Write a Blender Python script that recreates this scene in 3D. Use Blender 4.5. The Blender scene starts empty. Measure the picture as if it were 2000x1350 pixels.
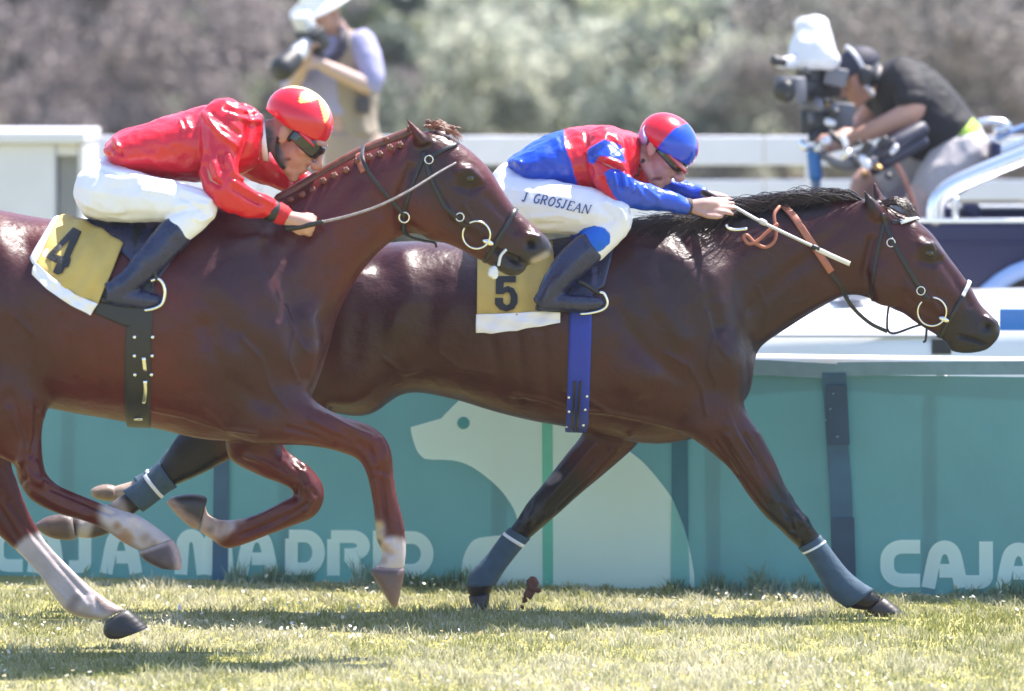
import bpy, bmesh, math, random
import numpy as np
from mathutils import Vector, Matrix, Quaternion, noise
from mathutils.bvhtree import BVHTree
from mathutils.kdtree import KDTree
from mathutils.geometry import tessellate_polygon

SC = bpy.context.scene
COL = SC.collection
R = math.radians
random.seed(7)
RNG = np.random.default_rng(7)

# ------------------------------------------------------------------ camera
CAM_D, CAM_H = 20.0, 2.2          # lens stands 20 m from the track line (y = 0), 2.2 m up
FPX, HOR = 10800.0, 7.0           # focal length in photo pixels, row of the horizon
cam_data = bpy.data.cameras.new('camera')
cam = bpy.data.objects.new('camera', cam_data)
COL.objects.link(cam)
cam.location = (0, -CAM_D, CAM_H)
cam.rotation_euler = (R(90), 0, 0)
cam_data.sensor_width = 36
cam_data.lens = 36 * FPX / 2000
cam_data.shift_y = -(675 - HOR) / 2000
cam_data.clip_start = 0.5
cam_data.clip_end = 2000
cam_data.dof.use_dof = True
cam_data.dof.focus_distance = 19.35
cam_data.dof.aperture_fstop = 2.2
SC.camera = cam

# ------------------------------------------------------------------ light
SUN_EL = R(64)
SUN_AZ = math.atan2(0.80, 0.60)                # from +Y towards +X
sun_vec = Vector((math.cos(SUN_EL) * math.sin(SUN_AZ), math.cos(SUN_EL) * math.cos(SUN_AZ), math.sin(SUN_EL)))
world = bpy.data.worlds.new('World')
SC.world = world
world.use_nodes = True
wn = world.node_tree.nodes
bg = wn['Background']
sky = wn.new('ShaderNodeTexSky')
sky.sky_type = 'NISHITA'
sky.sun_disc = False
sky.sun_elevation = SUN_EL
sky.sun_rotation = SUN_AZ
sky.air_density = 1.0
sky.dust_density = 1.0
sky.ozone_density = 3.0
world.node_tree.links.new(sky.outputs[0], bg.inputs[0])
bg.inputs[1].default_value = 0.14
sun_data = bpy.data.lights.new('sun', 'SUN')
sun_data.energy = 5.0
sun_data.angle = R(0.6)
sun_data.color = (1.0, 0.94, 0.88)
sun = bpy.data.objects.new('sun', sun_data)
COL.objects.link(sun)
sun.rotation_euler = sun_vec.to_track_quat('Z', 'Y').to_euler()
sun.location = (6, 8, 20)
SC.view_settings.view_transform = 'Standard'
SC.view_settings.look = 'None'
SC.view_settings.gamma = 1
SC.view_settings.exposure = 1.5
SC.view_settings.use_curve_mapping = False
SC.render.engine = 'CYCLES'
SC.cycles.use_denoising = True
SC.cycles.max_bounces = 8
SC.cycles.transparent_max_bounces = 12

# ------------------------------------------------------------------ helpers
def at(px, py, Y):
    """A point of the photograph (2000 x 1350) at depth line Y, in metres."""
    d = Y + CAM_D
    return np.array([(px - 1000.0) * d / FPX, Y, CAM_H - (py - HOR) * d / FPX])

def px_of(V):
    d = V[:, 1] + CAM_D
    return np.stack([1000 + V[:, 0] * FPX / d, HOR + (CAM_H - V[:, 2]) * FPX / d], 1)

OFF = {}
def off_of(o):
    return OFF.get(o.name, (0, 0, 0))

def tag(o, label=None, cat=None, group=None, kind=None):
    if label: o['label'] = label
    if cat: o['category'] = cat
    if group: o['group'] = group
    if kind: o['kind'] = kind
    return o

def thing(name, label, cat, loc=(0, 0, 0), group=None):
    o = bpy.data.objects.new(name, None)
    o.empty_display_size = 0.2
    COL.objects.link(o)
    o.location = [float(c) for c in loc]
    OFF[o.name] = tuple(float(c) for c in loc)
    return tag(o, label, cat, group)

def mk(name, V, F, mat, parent=None, smooth=True, label=None, mats=None, midx=None, colors=None):
    """World-space vertices + faces -> ONE mesh object (child of parent)."""
    V = np.asarray(V, dtype=np.float64).reshape(-1, 3)
    o_off = np.array(off_of(parent)) if parent is not None else np.zeros(3)
    me = bpy.data.meshes.new(name)
    if isinstance(F, np.ndarray) and F.ndim == 2:
        k = F.shape[1]
        me.vertices.add(len(V)); me.vertices.foreach_set('co', (V - o_off).astype(np.float32).ravel())
        me.loops.add(F.size); me.loops.foreach_set('vertex_index', F.astype(np.int32).ravel())
        me.polygons.add(len(F))
        me.polygons.foreach_set('loop_start', np.arange(0, F.size, k, dtype=np.int32))
        me.polygons.foreach_set('loop_total', np.full(len(F), k, dtype=np.int32))
        me.update(calc_edges=True)
    else:
        me.from_pydata([tuple(v) for v in (V - o_off)], [], [tuple(int(i) for i in f) for f in F])
        me.update()
    if mats:
        for m in mats: me.materials.append(m)
        me.polygons.foreach_set('material_index', np.asarray(midx, dtype=np.int32))
    elif mat is not None:
        me.materials.append(mat)
    if colors is not None:
        ca = me.color_attributes.new('tint', 'FLOAT_COLOR', 'POINT')
        c4 = np.ones((len(V), 4), dtype=np.float32); c4[:, :3] = colors
        ca.data.foreach_set('color', c4.ravel())
    if smooth:
        me.polygons.foreach_set('use_smooth', np.ones(len(me.polygons), dtype=bool))
    o = bpy.data.objects.new(name, me)
    COL.objects.link(o)
    if parent is not None:
        o.parent = parent
        OFF[o.name] = tuple(o_off)
    if label: o['label'] = label
    return o

class Mb:
    """Collects closed pieces (V, F)."""
    def __init__(self): self.V, self.F, self.n = [], [], 0
    def add(self, V, F):
        V = np.asarray(V, float).reshape(-1, 3)
        self.V.append(V); self.F += [tuple(i + self.n for i in f) for f in F]; self.n += len(V)
        return self
    def arr(self): return np.concatenate(self.V), self.F

def catmull(P, sub):
    P = np.asarray(P, float)
    n = len(P)
    if n < 3:
        t = np.linspace(0, 1, sub + 1)[:, None]
        return P[0] * (1 - t) + P[-1] * t
    Q = np.vstack([2 * P[0] - P[1], P, 2 * P[-1] - P[-2]])
    out = []
    for i in range(n - 1):
        p0, p1, p2, p3 = Q[i], Q[i + 1], Q[i + 2], Q[i + 3]
        for s in range(sub):
            t = s / sub
            out.append(0.5 * (2 * p1 + (p2 - p0) * t + (2 * p0 - 5 * p1 + 4 * p2 - p3) * t * t + (3 * p1 - p0 - 3 * p2 + p3) * t ** 3))
    out.append(P[-1])
    return np.array(out)

def rings_to_mesh(rings, close=True):
    n = len(rings[0])
    V = np.concatenate(rings); F = []
    for i in range(len(rings) - 1):
        a, b = i * n, (i + 1) * n
        for j in range(n):
            k = (j + 1) % n
            F.append((a + j, a + k, b + k, b + j))
    if close:
        c0, c1 = len(V), len(V) + 1
        V = np.vstack([V, rings[0].mean(0), rings[-1].mean(0)])
        L = (len(rings) - 1) * n
        for j in range(n):
            k = (j + 1) % n
            F.append((c0, k, j)); F.append((c1, L + j, L + k))
    return V, F

def loft(secs, Y0, n=22, sub=4, p=2.0, shrink=0.0, ysc=1.0):
    """secs: (ax, ay, bx, by, half depth m, y offset m): a body section between two outline points of the photo."""
    S = catmull(np.array(secs, float), sub)
    rings = []
    th = np.linspace(0, 2 * np.pi, n, endpoint=False)
    c, s = np.cos(th), np.sin(th)
    c = np.sign(c) * np.abs(c) ** (2 / p); s = np.sign(s) * np.abs(s) ** (2 / p)
    for ax, ay, bx, by, w, yc in S:
        A, B = at(ax, ay, Y0 + yc), at(bx, by, Y0 + yc)
        C, U = (A + B) / 2, (A - B) / 2
        L = np.linalg.norm(U)
        if shrink: U = U * max(0.15, (L - shrink) / L); w = max(0.006, w - shrink)
        rings.append(C + c[:, None] * U + s[:, None] * np.array([0, w * ysc, 0]))
    return rings_to_mesh(rings)

def tube3(P, rad, n=12, sub=3, flat=None, shrink=0.0, cap=True):
    """Round tube through 3-D points with a radius at each point."""
    P = np.asarray(P, float); rad = np.asarray(rad, float)
    if rad.ndim == 0: rad = np.full(len(P), float(rad))
    S = catmull(np.hstack([P, rad[:, None]]), sub)
    P, rad = S[:, :3], np.maximum(S[:, 3] - shrink, 0.0005)
    T = np.gradient(P, axis=0); T /= np.linalg.norm(T, axis=1)[:, None] + 1e-12
    up = np.array([0, 1.0, 0]) if abs(T[0][1]) < 0.8 else np.array([1.0, 0, 0])
    rings = []
    th = np.linspace(0, 2 * np.pi, n, endpoint=False)
    u = np.cross(up, T[0]); u /= np.linalg.norm(u)
    idx = range(len(P))
    for i in idx:
        u = u - T[i] * np.dot(u, T[i]); u /= np.linalg.norm(u) + 1e-12
        v = np.cross(T[i], u)
        rings.append(P[i] + rad[i] * (np.cos(th)[:, None] * u + np.sin(th)[:, None] * v))
    if cap:
        a = [P[0] - T[0] * rad[0] * 0.6 + (rings[0] - P[0]) * 0.75, rings[0]]
        b = [rings[-1], P[-1] + T[-1] * rad[-1] * 0.6 + (rings[-1] - P[-1]) * 0.75]
        rings = a + rings[1:-1] + b
    return rings_to_mesh(rings)

def limb(pts, Y0, **kw):
    """pts: (px, py, y offset m, radius m)"""
    return tube3([at(p[0], p[1], Y0 + p[2]) for p in pts], [p[3] for p in pts], **kw)

def ell3(c, ax, ay, az, n=16, m=10):
    """Ellipsoid with three axis vectors."""
    c, ax, ay, az = [np.asarray(k, float) for k in (c, ax, ay, az)]
    rings = []
    for i in range(m + 1):
        ph = np.pi * (0.02 + 0.96 * i / m)
        th = np.linspace(0, 2 * np.pi, n, endpoint=False)
        rings.append(c + np.cos(ph) * az + np.sin(ph) * (np.cos(th)[:, None] * ax + np.sin(th)[:, None] * ay))
    return rings_to_mesh(rings)

def ell(px, py, Y, rx, rz, ry, ang=0.0):
    """Ellipsoid at a photo point: in-plane radii rx, rz (m), depth radius ry, turned by ang degrees (clockwise in the photo)."""
    a = R(ang)
    return ell3(at(px, py, Y), np.array([math.cos(a), 0, -math.sin(a)]) * rx, np.array([0, ry, 0]), np.array([math.sin(a), 0, math.cos(a)]) * rz)

def box3(lo, hi):
    x0, y0, z0 = lo; x1, y1, z1 = hi
    V = [(x0, y0, z0), (x1, y0, z0), (x1, y1, z0), (x0, y1, z0), (x0, y0, z1), (x1, y0, z1), (x1, y1, z1), (x0, y1, z1)]
    F = [(0, 3, 2, 1), (4, 5, 6, 7), (0, 1, 5, 4), (1, 2, 6, 5), (2, 3, 7, 6), (3, 0, 4, 7)]
    return np.array(V, float), F

def bevel_obj(V, F, w=0.01, seg=2):
    bm = bmesh.new()
    vs = [bm.verts.new(v) for v in V]
    for f in F: bm.faces.new([vs[i] for i in f])
    bmesh.ops.recalc_face_normals(bm, faces=bm.faces)
    bmesh.ops.bevel(bm, geom=list(bm.edges), offset=w, segments=seg, affect='EDGES', profile=0.5)
    bm.verts.index_update()
    V2 = np.array([v.co[:] for v in bm.verts]); F2 = [tuple(v.index for v in f.verts) for f in bm.faces]
    bm.free()
    return V2, F2

def remesh(V, F, voxel):
    me = bpy.data.meshes.new('tmp'); me.from_pydata([tuple(v) for v in V], [], F); me.update()
    o = bpy.data.objects.new('tmp', me); COL.objects.link(o)
    m = o.modifiers.new('r', 'REMESH'); m.mode = 'VOXEL'; m.voxel_size = voxel; m.adaptivity = 0
    dg = bpy.context.evaluated_depsgraph_get(); dg.update()
    e = o.evaluated_get(dg); em = e.to_mesh()
    n = len(em.vertices); co = np.empty(n * 3, np.float32); em.vertices.foreach_get('co', co)
    k = len(em.polygons); lt = np.empty(k, np.int32); em.polygons.foreach_get('loop_total', lt)
    li = np.empty(len(em.loops), np.int32); em.loops.foreach_get('vertex_index', li)
    e.to_mesh_clear()
    bpy.data.objects.remove(o); bpy.data.meshes.remove(me)
    assert (lt == 4).all()
    return co.reshape(-1, 3).astype(float), li.reshape(-1, 4)

def edges_of(F):
    E = np.vstack([F[:, [0, 1]], F[:, [1, 2]], F[:, [2, 3]], F[:, [3, 0]]])
    E.sort(axis=1)
    return np.unique(E, axis=0)

def smooth(V, F, it, w=None, lam=0.5):
    E = edges_of(F); n = len(V)
    a, b = np.concatenate([E[:, 0], E[:, 1]]), np.concatenate([E[:, 1], E[:, 0]])
    deg = np.bincount(a, minlength=n)[:, None]
    wl = lam if w is None else (lam * w)[:, None]
    for _ in range(it):
        S = np.stack([np.bincount(a, V[b, k], n) for k in range(3)], 1) / deg
        V = V + (S - V) * wl
    return V

def normals(V, F):
    N = np.zeros_like(V)
    fn = np.cross(V[F[:, 2]] - V[F[:, 0]], V[F[:, 3]] - V[F[:, 1]])
    for k in range(4):
        for c in range(3):
            N[:, c] += np.bincount(F[:, k], fn[:, c], len(V))
    return N / (np.linalg.norm(N, axis=1)[:, None] + 1e-12)

def dist_poly(P, line):
    """Distance of pixel points to a polyline."""
    L = np.asarray(line, float)
    if len(L) == 1: return np.hypot(P[:, 0] - L[0, 0], P[:, 1] - L[0, 1])
    best = np.full(len(P), 1e9)
    for a, b in zip(L[:-1], L[1:]):
        d = b - a; t = np.clip(((P - a) @ d) / (d @ d + 1e-9), 0, 1)
        q = a + t[:, None] * d
        best = np.minimum(best, np.hypot(P[:, 0] - q[:, 0], P[:, 1] - q[:, 1]))
    return best

def in_poly(P, poly):
    x, y = P[:, 0], P[:, 1]; inside = np.zeros(len(P), bool)
    n = len(poly)
    for i in range(n):
        x0, y0 = poly[i]; x1, y1 = poly[(i + 1) % n]
        c = ((y0 > y) != (y1 > y)) & (x < (x1 - x0) * (y - y0) / (y1 - y0 + 1e-12) + x0)
        inside ^= c
    return inside

def sstep(x, a, b):
    t = np.clip((x - a) / (b - a), 0, 1); return t * t * (3 - 2 * t)

def carve(V, F, strokes, sides='near', yc=None):
    """Raise / lower the surface along traced lines: (line, width px, height m)."""
    N = normals(V, F); P = px_of(V)
    D = np.zeros(len(V))
    for line, wd, h in strokes:
        g = np.exp(-(dist_poly(P, line) / wd) ** 2)
        D += h * g * (1.5 if wd <= 7 else 1.0)
    m = np.ones(len(V))
    if sides == 'near': m = sstep(-N[:, 1], -0.05, 0.35)
    if sides == 'both': m = sstep(np.abs(N[:, 1]), 0.05, 0.35)
    return V + N * (D * m)[:, None]

def wrinkle(V, F, amp, freq, seed=0.0, stretch=(1, 1, 1)):
    N = normals(V, F)
    d = np.array([noise.noise(Vector((v[0] * freq * stretch[0] + seed, v[1] * freq * stretch[1], v[2] * freq * stretch[2]))) for v in V])
    d = 1 - np.abs(d) * 2.2
    return V + N * (amp * d)[:, None]

# ------------------------------------------------------------------ materials
MATS = {}
def mat(name, color=(0.5, 0.5, 0.5), rough=0.6, metal=0.0, spec=0.5, var=0.0, vscale=8.0, bump=0.0, bscale=40.0, coat=0.0,
        sheen=0.0, attr=False, trans=0.0, bdist=0.01, croll=0.1, rvar=0.0):
    if name in MATS: return MATS[name]
    m = bpy.data.materials.new(name); m.use_nodes = True
    nt = m.node_tree; n, l = nt.nodes, nt.links
    b = n['Principled BSDF']
    b.inputs['Base Color'].default_value = (*color, 1)
    b.inputs['Roughness'].default_value = rough
    b.inputs['Metallic'].default_value = metal
    b.inputs['Specular IOR Level'].default_value = spec
    b.inputs['Coat Weight'].default_value = coat
    b.inputs['Coat Roughness'].default_value = croll
    b.inputs['Sheen Weight'].default_value = sheen
    tc = n.new('ShaderNodeTexCoord')
    src = None
    if attr:
        va = n.new('ShaderNodeVertexColor'); va.layer_name = 'tint'; src = va.outputs[0]
    if var > 0:
        nz = n.new('ShaderNodeTexNoise'); nz.inputs['Scale'].default_value = vscale; nz.inputs['Detail'].default_value = 6
        l.new(tc.outputs['Object'], nz.inputs['Vector'])
        mp = n.new('ShaderNodeMapRange'); mp.inputs[1].default_value = 0.25; mp.inputs[2].default_value = 0.75
        mp.inputs[3].default_value = 1 - var; mp.inputs[4].default_value = 1 + var
        l.new(nz.outputs[0], mp.inputs[0])
        mx = n.new('ShaderNodeMix'); mx.data_type = 'RGBA'; mx.blend_type = 'MULTIPLY'; mx.inputs[0].default_value = 1
        if src is not None: l.new(src, mx.inputs[6])
        else: mx.inputs[6].default_value = (*color, 1)
        l.new(mp.outputs[0], mx.inputs[7]); src = mx.outputs[2]
        if rvar > 0:
            mr = n.new('ShaderNodeMapRange'); mr.inputs[1].default_value = 0.3; mr.inputs[2].default_value = 0.7
            mr.inputs[3].default_value = max(0.02, rough - rvar); mr.inputs[4].default_value = min(1, rough + rvar)
            l.new(nz.outputs[0], mr.inputs[0]); l.new(mr.outputs[0], b.inputs['Roughness'])
    if src is not None: l.new(src, b.inputs['Base Color'])
    if bump > 0:
        nb = n.new('ShaderNodeTexNoise'); nb.inputs['Scale'].default_value = bscale; nb.inputs['Detail'].default_value = 4
        l.new(tc.outputs['Object'], nb.inputs['Vector'])
        bp = n.new('ShaderNodeBump'); bp.inputs['Strength'].default_value = bump; bp.inputs['Distance'].default_value = bdist
        l.new(nb.outputs[0], bp.inputs['Height']); l.new(bp.outputs[0], b.inputs['Normal'])
    if trans > 0:
        tr = n.new('ShaderNodeBsdfTranslucent'); ms = n.new('ShaderNodeMixShader'); ms.inputs[0].default_value = trans
        if src is not None: l.new(src, tr.inputs[0])
        else: tr.inputs[0].default_value = (*color, 1)
        l.new(b.outputs[0], ms.inputs[1]); l.new(tr.outputs[0], ms.inputs[2]); l.new(ms.outputs[0], n['Material Output'].inputs[0])
    MATS[name] = m
    return m

def coat_material():
    m = mat('horse_coat', attr=True, rough=0.37, var=0.22, vscale=9, sheen=0.0, spec=0.38, rvar=0.08)
    nt = m.node_tree; n, l = nt.nodes, nt.links; b = n['Principled BSDF']; tc = n.new('ShaderNodeTexCoord')
    mp = n.new('ShaderNodeMapping'); mp.inputs['Scale'].default_value = (60, 240, 260); mp.inputs['Rotation'].default_value = (0, R(25), 0)
    hair = n.new('ShaderNodeTexNoise'); hair.inputs['Scale'].default_value = 1.0; hair.inputs['Detail'].default_value = 3
    l.new(tc.outputs['Object'], mp.inputs['Vector']); l.new(mp.outputs[0], hair.inputs['Vector'])
    mus = n.new('ShaderNodeTexNoise'); mus.inputs['Scale'].default_value = 13; mus.inputs['Detail'].default_value = 3; mus.inputs['Distortion'].default_value = 0.0
    l.new(tc.outputs['Object'], mus.inputs['Vector'])
    b1 = n.new('ShaderNodeBump'); b1.inputs['Strength'].default_value = .42; b1.inputs['Distance'].default_value = .020; l.new(mus.outputs[0], b1.inputs['Height'])
    b2 = n.new('ShaderNodeBump'); b2.inputs['Strength'].default_value = .35; b2.inputs['Distance'].default_value = .0025; l.new(hair.outputs[0], b2.inputs['Height'])
    l.new(b1.outputs[0], b2.inputs['Normal']); l.new(b2.outputs[0], b.inputs['Normal'])
    return m
M_coat = coat_material()
M_skin = mat('skin', attr=True, rough=0.5, var=0.06, vscale=40, bump=0.05, bscale=200, bdist=0.003)
M_satin = mat('racing_silk', attr=True, rough=0.32, var=0.07, vscale=14, bump=0.40, bscale=17, bdist=0.02, spec=0.65)
M_white_cloth = mat('white_cloth', (0.80, 0.78, 0.85), 0.75, var=0.03, bump=0.22, bscale=22, bdist=0.01)
M_navy_leather = mat('navy_leather', (0.020, 0.024, 0.066), 0.30, var=0.2, vscale=20, bump=0.15, bscale=30, bdist=0.01, rvar=0.1)
M_black_leather = mat('black_leather', (0.012, 0.011, 0.012), 0.38, var=0.2, vscale=30, bump=0.1, bscale=90)
M_tan_leather = mat('tan_rubber', (0.36, 0.125, 0.075), 0.5, var=0.15, vscale=60, bump=0.2, bscale=200, bdist=0.003)
M_steel = mat('steel', (0.75, 0.74, 0.72), 0.22, metal=1.0)
M_yellow = mat('yellow_cloth', (0.52, 0.36, 0.095), 0.7, var=0.10, vscale=9, bump=0.3, bscale=14, bdist=0.012)
M_black_print = mat('black_print', (0.012, 0.012, 0.013), 0.6, var=0.1)
M_girth_blue = mat('blue_webbing', (0.012, 0.035, 0.36), 0.6, var=0.12, bump=0.2, bscale=180, bdist=0.003)
M_girth_black = mat('black_webbing', (0.013, 0.013, 0.016), 0.45, var=0.2, bump=0.2, bscale=150, bdist=0.003)
M_bandage = mat('slate_bandage', (0.035, 0.070, 0.110), 0.8, var=0.2, vscale=30, bump=0.4, bscale=60, bdist=0.006)
M_tape = mat('white_tape', (0.7, 0.7, 0.76), 0.6, var=0.06)
M_hoof = mat('horn', attr=True, rough=0.45, var=0.2, vscale=40, bump=0.25, bscale=60, bdist=0.004)
M_eye = mat('dark_eye', (0.008, 0.006, 0.006), 0.06, coat=0.5)
M_hair_dark = mat('dark_hair', (0.028, 0.016, 0.016), 0.42, var=0.5, vscale=30)
M_hair_bay = mat('bay_hair', (0.15, 0.052, 0.030), 0.42, var=0.4, vscale=30)
# ------------------------------------------------------------------ straps and cloths that follow a body
def ray_px(bvh, px, py, Y0, far=False):
    a, b = at(px, py, Y0 - 1.2), at(px, py, Y0 + 1.2)
    if far: a, b = b, a
    h = bvh.ray_cast(Vector(a), Vector(b - a).normalized(), 2.4)
    if h[0] is None:
        q = bvh.find_nearest(Vector(at(px, py, Y0)))
        return np.array(q[0]), np.array(q[1])
    return np.array(h[0]), np.array(h[1])

def resample(line, step):
    L = np.asarray(line, float)
    d = np.concatenate([[0], np.cumsum(np.linalg.norm(np.diff(L, axis=0), axis=1))])
    n = max(2, int(round(d[-1] / step)) + 1)
    t = np.linspace(0, d[-1], n)
    return np.stack([np.interp(t, d, L[:, k]) for k in range(L.shape[1])], 1)

def smooth_rows(A, it=2, closed=False):
    A = np.array(A)
    for _ in range(it):
        if closed: A = (np.roll(A, 1, 0) + 2 * A + np.roll(A, -1, 0)) / 4
        else: A[1:-1] = (A[:-2] + 2 * A[1:-1] + A[2:]) / 4
    return A

def ribbon(P, N, w, t, off=0.002, closed=False, side=None):
    P, N = np.asarray(P, float), np.asarray(N, float)
    N = N / (np.linalg.norm(N, axis=1)[:, None] + 1e-9)
    T = (np.roll(P, -1, 0) - np.roll(P, 1, 0)) if closed else np.gradient(P, axis=0)
    T /= np.linalg.norm(T, axis=1)[:, None] + 1e-9
    S = np.cross(N, T) if side is None else np.tile(np.asarray(side, float), (len(P), 1))
    S /= np.linalg.norm(S, axis=1)[:, None] + 1e-9
    w = np.broadcast_to(np.asarray(w, float), (len(P),))[:, None]
    k = 0.36
    cols = [P + S * w * .5 + N * off, P + S * w * .5 + N * (off + t * .7), P + S * w * k + N * (off + t), P - S * w * k + N * (off + t),
            P - S * w * .5 + N * (off + t * .7), P - S * w * .5 + N * off]
    n, m = len(P), len(cols)
    V = np.stack(cols, 1).reshape(-1, 3); F = []
    for i in range(n if closed else n - 1):
        j = (i + 1) % n
        for c in range(m):
            d = (c + 1) % m
            F.append((i * m + c, j * m + c, j * m + d, i * m + d))
    if not closed:
        F.append(tuple(range(m))); F.append(tuple((n - 1) * m + c for c in reversed(range(m))))
    return V, F

def strap(bvh, line, Y0, w, t=0.004, off=0.002, far=False, step=5, it=2):
    L = resample(line, step)
    pn = [ray_px(bvh, x, y, Y0, far) for x, y in L]
    return ribbon(smooth_rows([p for p, _ in pn], it), smooth_rows([n for _, n in pn], it + 2), w, t, off)

def ring_strap(bvh, pa, pb, Y0, w, t=0.004, off=0.002, n=56, rmax=0.6, t0=0.0, t1=1.0):
    """Band round a body: pa and pb are the photo points where it crosses the upper and the lower outline."""
    A, B = at(*pa, Y0), at(*pb, Y0)
    C = (A + B) / 2; U = (A - B) / np.linalg.norm(A - B); W = np.array([0, 1.0, 0]); ax = np.cross(U, W)
    P = []
    closed = (t1 - t0) > 0.999
    for i in range(n):
        f = t0 + (t1 - t0) * (i / n if closed else i / (n - 1))
        a = 2 * math.pi * f
        d = math.cos(a) * U - math.sin(a) * W
        h = bvh.ray_cast(Vector(C + d * rmax), Vector(-d), rmax)
        q = np.array(h[0]) if h[0] is not None else C + d * np.linalg.norm(A - B) / 2
        h_ = float(np.dot(q - C, U)); lim = np.linalg.norm(A - B) / 2 * 1.03
        if abs(h_) > lim: q = q - U * (h_ - math.copysign(lim, h_))
        P.append(q)
    P = smooth_rows(P, 2, closed)
    N = P - C; N -= (N @ ax)[:, None] * ax
    return ribbon(P, N, w, t, off, closed, side=ax)

def patch(bvh, top, bot, Y0, nu=30, nv=16, t=0.004, off=0.008, far=False, ripple=0.0):
    """Cloth lying on a flank between two traced edges."""
    T, B = resample(top, 1e9), resample(bot, 1e9)
    def par(line):
        L = np.asarray(line, float); d = np.concatenate([[0], np.cumsum(np.linalg.norm(np.diff(L, axis=0), axis=1))]); d /= d[-1]
        u = np.linspace(0, 1, nu); return np.stack([np.interp(u, d, L[:, k]) for k in range(2)], 1)
    T, B = par(top), par(bot)
    G = np.zeros((nv, nu, 3)); N = np.zeros((nv, nu, 3))
    for i in range(nv):
        f = i / (nv - 1)
        for j in range(nu):
            x, y = T[j] * (1 - f) + B[j] * f
            G[i, j], N[i, j] = ray_px(bvh, x, y, Y0, far)
    for _ in range(3):
        for A in (G, N):
            A[1:-1] = (A[:-2] + 2 * A[1:-1] + A[2:]) / 4
            A[:, 1:-1] = (A[:, :-2] + 2 * A[:, 1:-1] + A[:, 2:]) / 4
    N /= np.linalg.norm(N, axis=2)[..., None] + 1e-9
    rp = np.array([[ripple * (math.sin(j * 0.55 + i * 0.21) + 0.6 * math.sin(j * 0.27 - i * 0.5)) for j in range(nu)] for i in range(nv)])
    G = G + N * (off + rp)[..., None]
    V = np.concatenate([(G + N * t).reshape(-1, 3), G.reshape(-1, 3)])
    F = []; q = nv * nu
    for i in range(nv - 1):
        for j in range(nu - 1):
            a, b, c, d = i * nu + j, i * nu + j + 1, (i + 1) * nu + j + 1, (i + 1) * nu + j
            F.append((a, d, c, b)); F.append((q + a, q + b, q + c, q + d))
    rim = [j for j in range(nu)] + [i * nu + nu - 1 for i in range(1, nv)] + [(nv - 1) * nu + j for j in range(nu - 2, -1, -1)] + [i * nu for i in range(nv - 2, 0, -1)]
    for a, b in zip(rim, rim[1:] + rim[:1]): F.append((a, b, q + b, q + a))
    return V, F

def stroke_px(line, w, n=8):
    """Ribbon of pen width w (px) along a traced line: (points, quads) in photo pixels."""
    L = np.asarray(line, float)
    T = np.gradient(L, axis=0); T /= np.linalg.norm(T, axis=1)[:, None] + 1e-9
    N = np.stack([-T[:, 1], T[:, 0]], 1)
    w = np.broadcast_to(np.asarray(w, float), (len(L),))[:, None]
    P = np.stack([L + N * w / 2, L - N * w / 2], 1).reshape(-1, 2)
    return P, [(2 * i, 2 * i + 1, 2 * i + 3, 2 * i + 2) for i in range(len(L) - 1)]

def fill_px(loops, cut=0):
    """Filled traced outline with holes: (points, faces) in photo pixels."""
    tri = tessellate_polygon([[Vector((x, y, 0)) for x, y in lp] for lp in loops])
    P = np.array([p for lp in loops for p in lp], float)
    bm = bmesh.new(); vs = [bm.verts.new((x, y, 0)) for x, y in P]
    for t in tri:
        try: bm.faces.new([vs[i] for i in t])
        except ValueError: pass
    for _ in range(cut):
        bmesh.ops.subdivide_edges(bm, edges=list(bm.edges), cuts=1)
        bmesh.ops.triangulate(bm, faces=list(bm.faces))
    bm.verts.index_update()
    P = np.array([v.co[:2] for v in bm.verts]); F = [tuple(v.index for v in f.verts) for f in bm.faces]
    bm.free()
    return P, F

def on_surface(bvh, P, F, Y0, lift):
    V = []
    for x, y in P:
        p, n = ray_px(bvh, x, y, Y0)
        V.append(p + np.array([0, -lift, 0]) * 0.5 + n * lift * 0.5)
    return np.array(V), F

def join(parts):
    b = Mb()
    for V, F in parts: b.add(V, F)
    return b.arr()

def bvh_of(V, F):
    return BVHTree.FromPolygons([tuple(v) for v in V], [tuple(int(i) for i in f) for f in F])

def paint(V, base, strokes, noise_amp=0.0):
    """Coat colours: (line, radius px, soft px, colour[, y range])."""
    P = px_of(V)
    C = np.tile(np.array(base, float), (len(V), 1))
    for s in strokes:
        line, r, soft, col = s[:4]
        d = dist_poly(P, line)
        w = 1 - sstep(d, r - soft, r + soft)
        if len(s) > 4: w = w * ((V[:, 1] > s[4][0]) & (V[:, 1] < s[4][1]))
        C = C * (1 - w[:, None]) + np.array(col) * w[:, None]
    return C

def build_body(lofts, voxel, it, mask=None, extra=()):
    b = Mb()
    for V, F in lofts: b.add(V, F)
    V, F = remesh(*b.arr(), voxel)
    V = smooth(V, F, 4)
    if it:
        w = np.ones(len(V)) if mask is None else mask(V)
        V = smooth(V, F, it, w)
    return V, F

def hoof(secs, Y0, parent, col=(0.05, 0.035, 0.03), label=None):
    V, F = loft(secs, Y0, n=20, sub=4, p=2.2)
    return mk('hoof', V, F, M_hoof, parent, colors=np.tile(np.array(col), (len(V), 1)), label=label)

def tube_px(line, Y0, y, r, n=8, sub=4):
    yy = np.broadcast_to(np.asarray(y, float), (len(line),))
    return tube3([at(p[0], p[1], Y0 + k) for p, k in zip(line, yy)], np.broadcast_to(np.asarray(r, float), (len(line),)), n=n, sub=sub)

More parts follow.
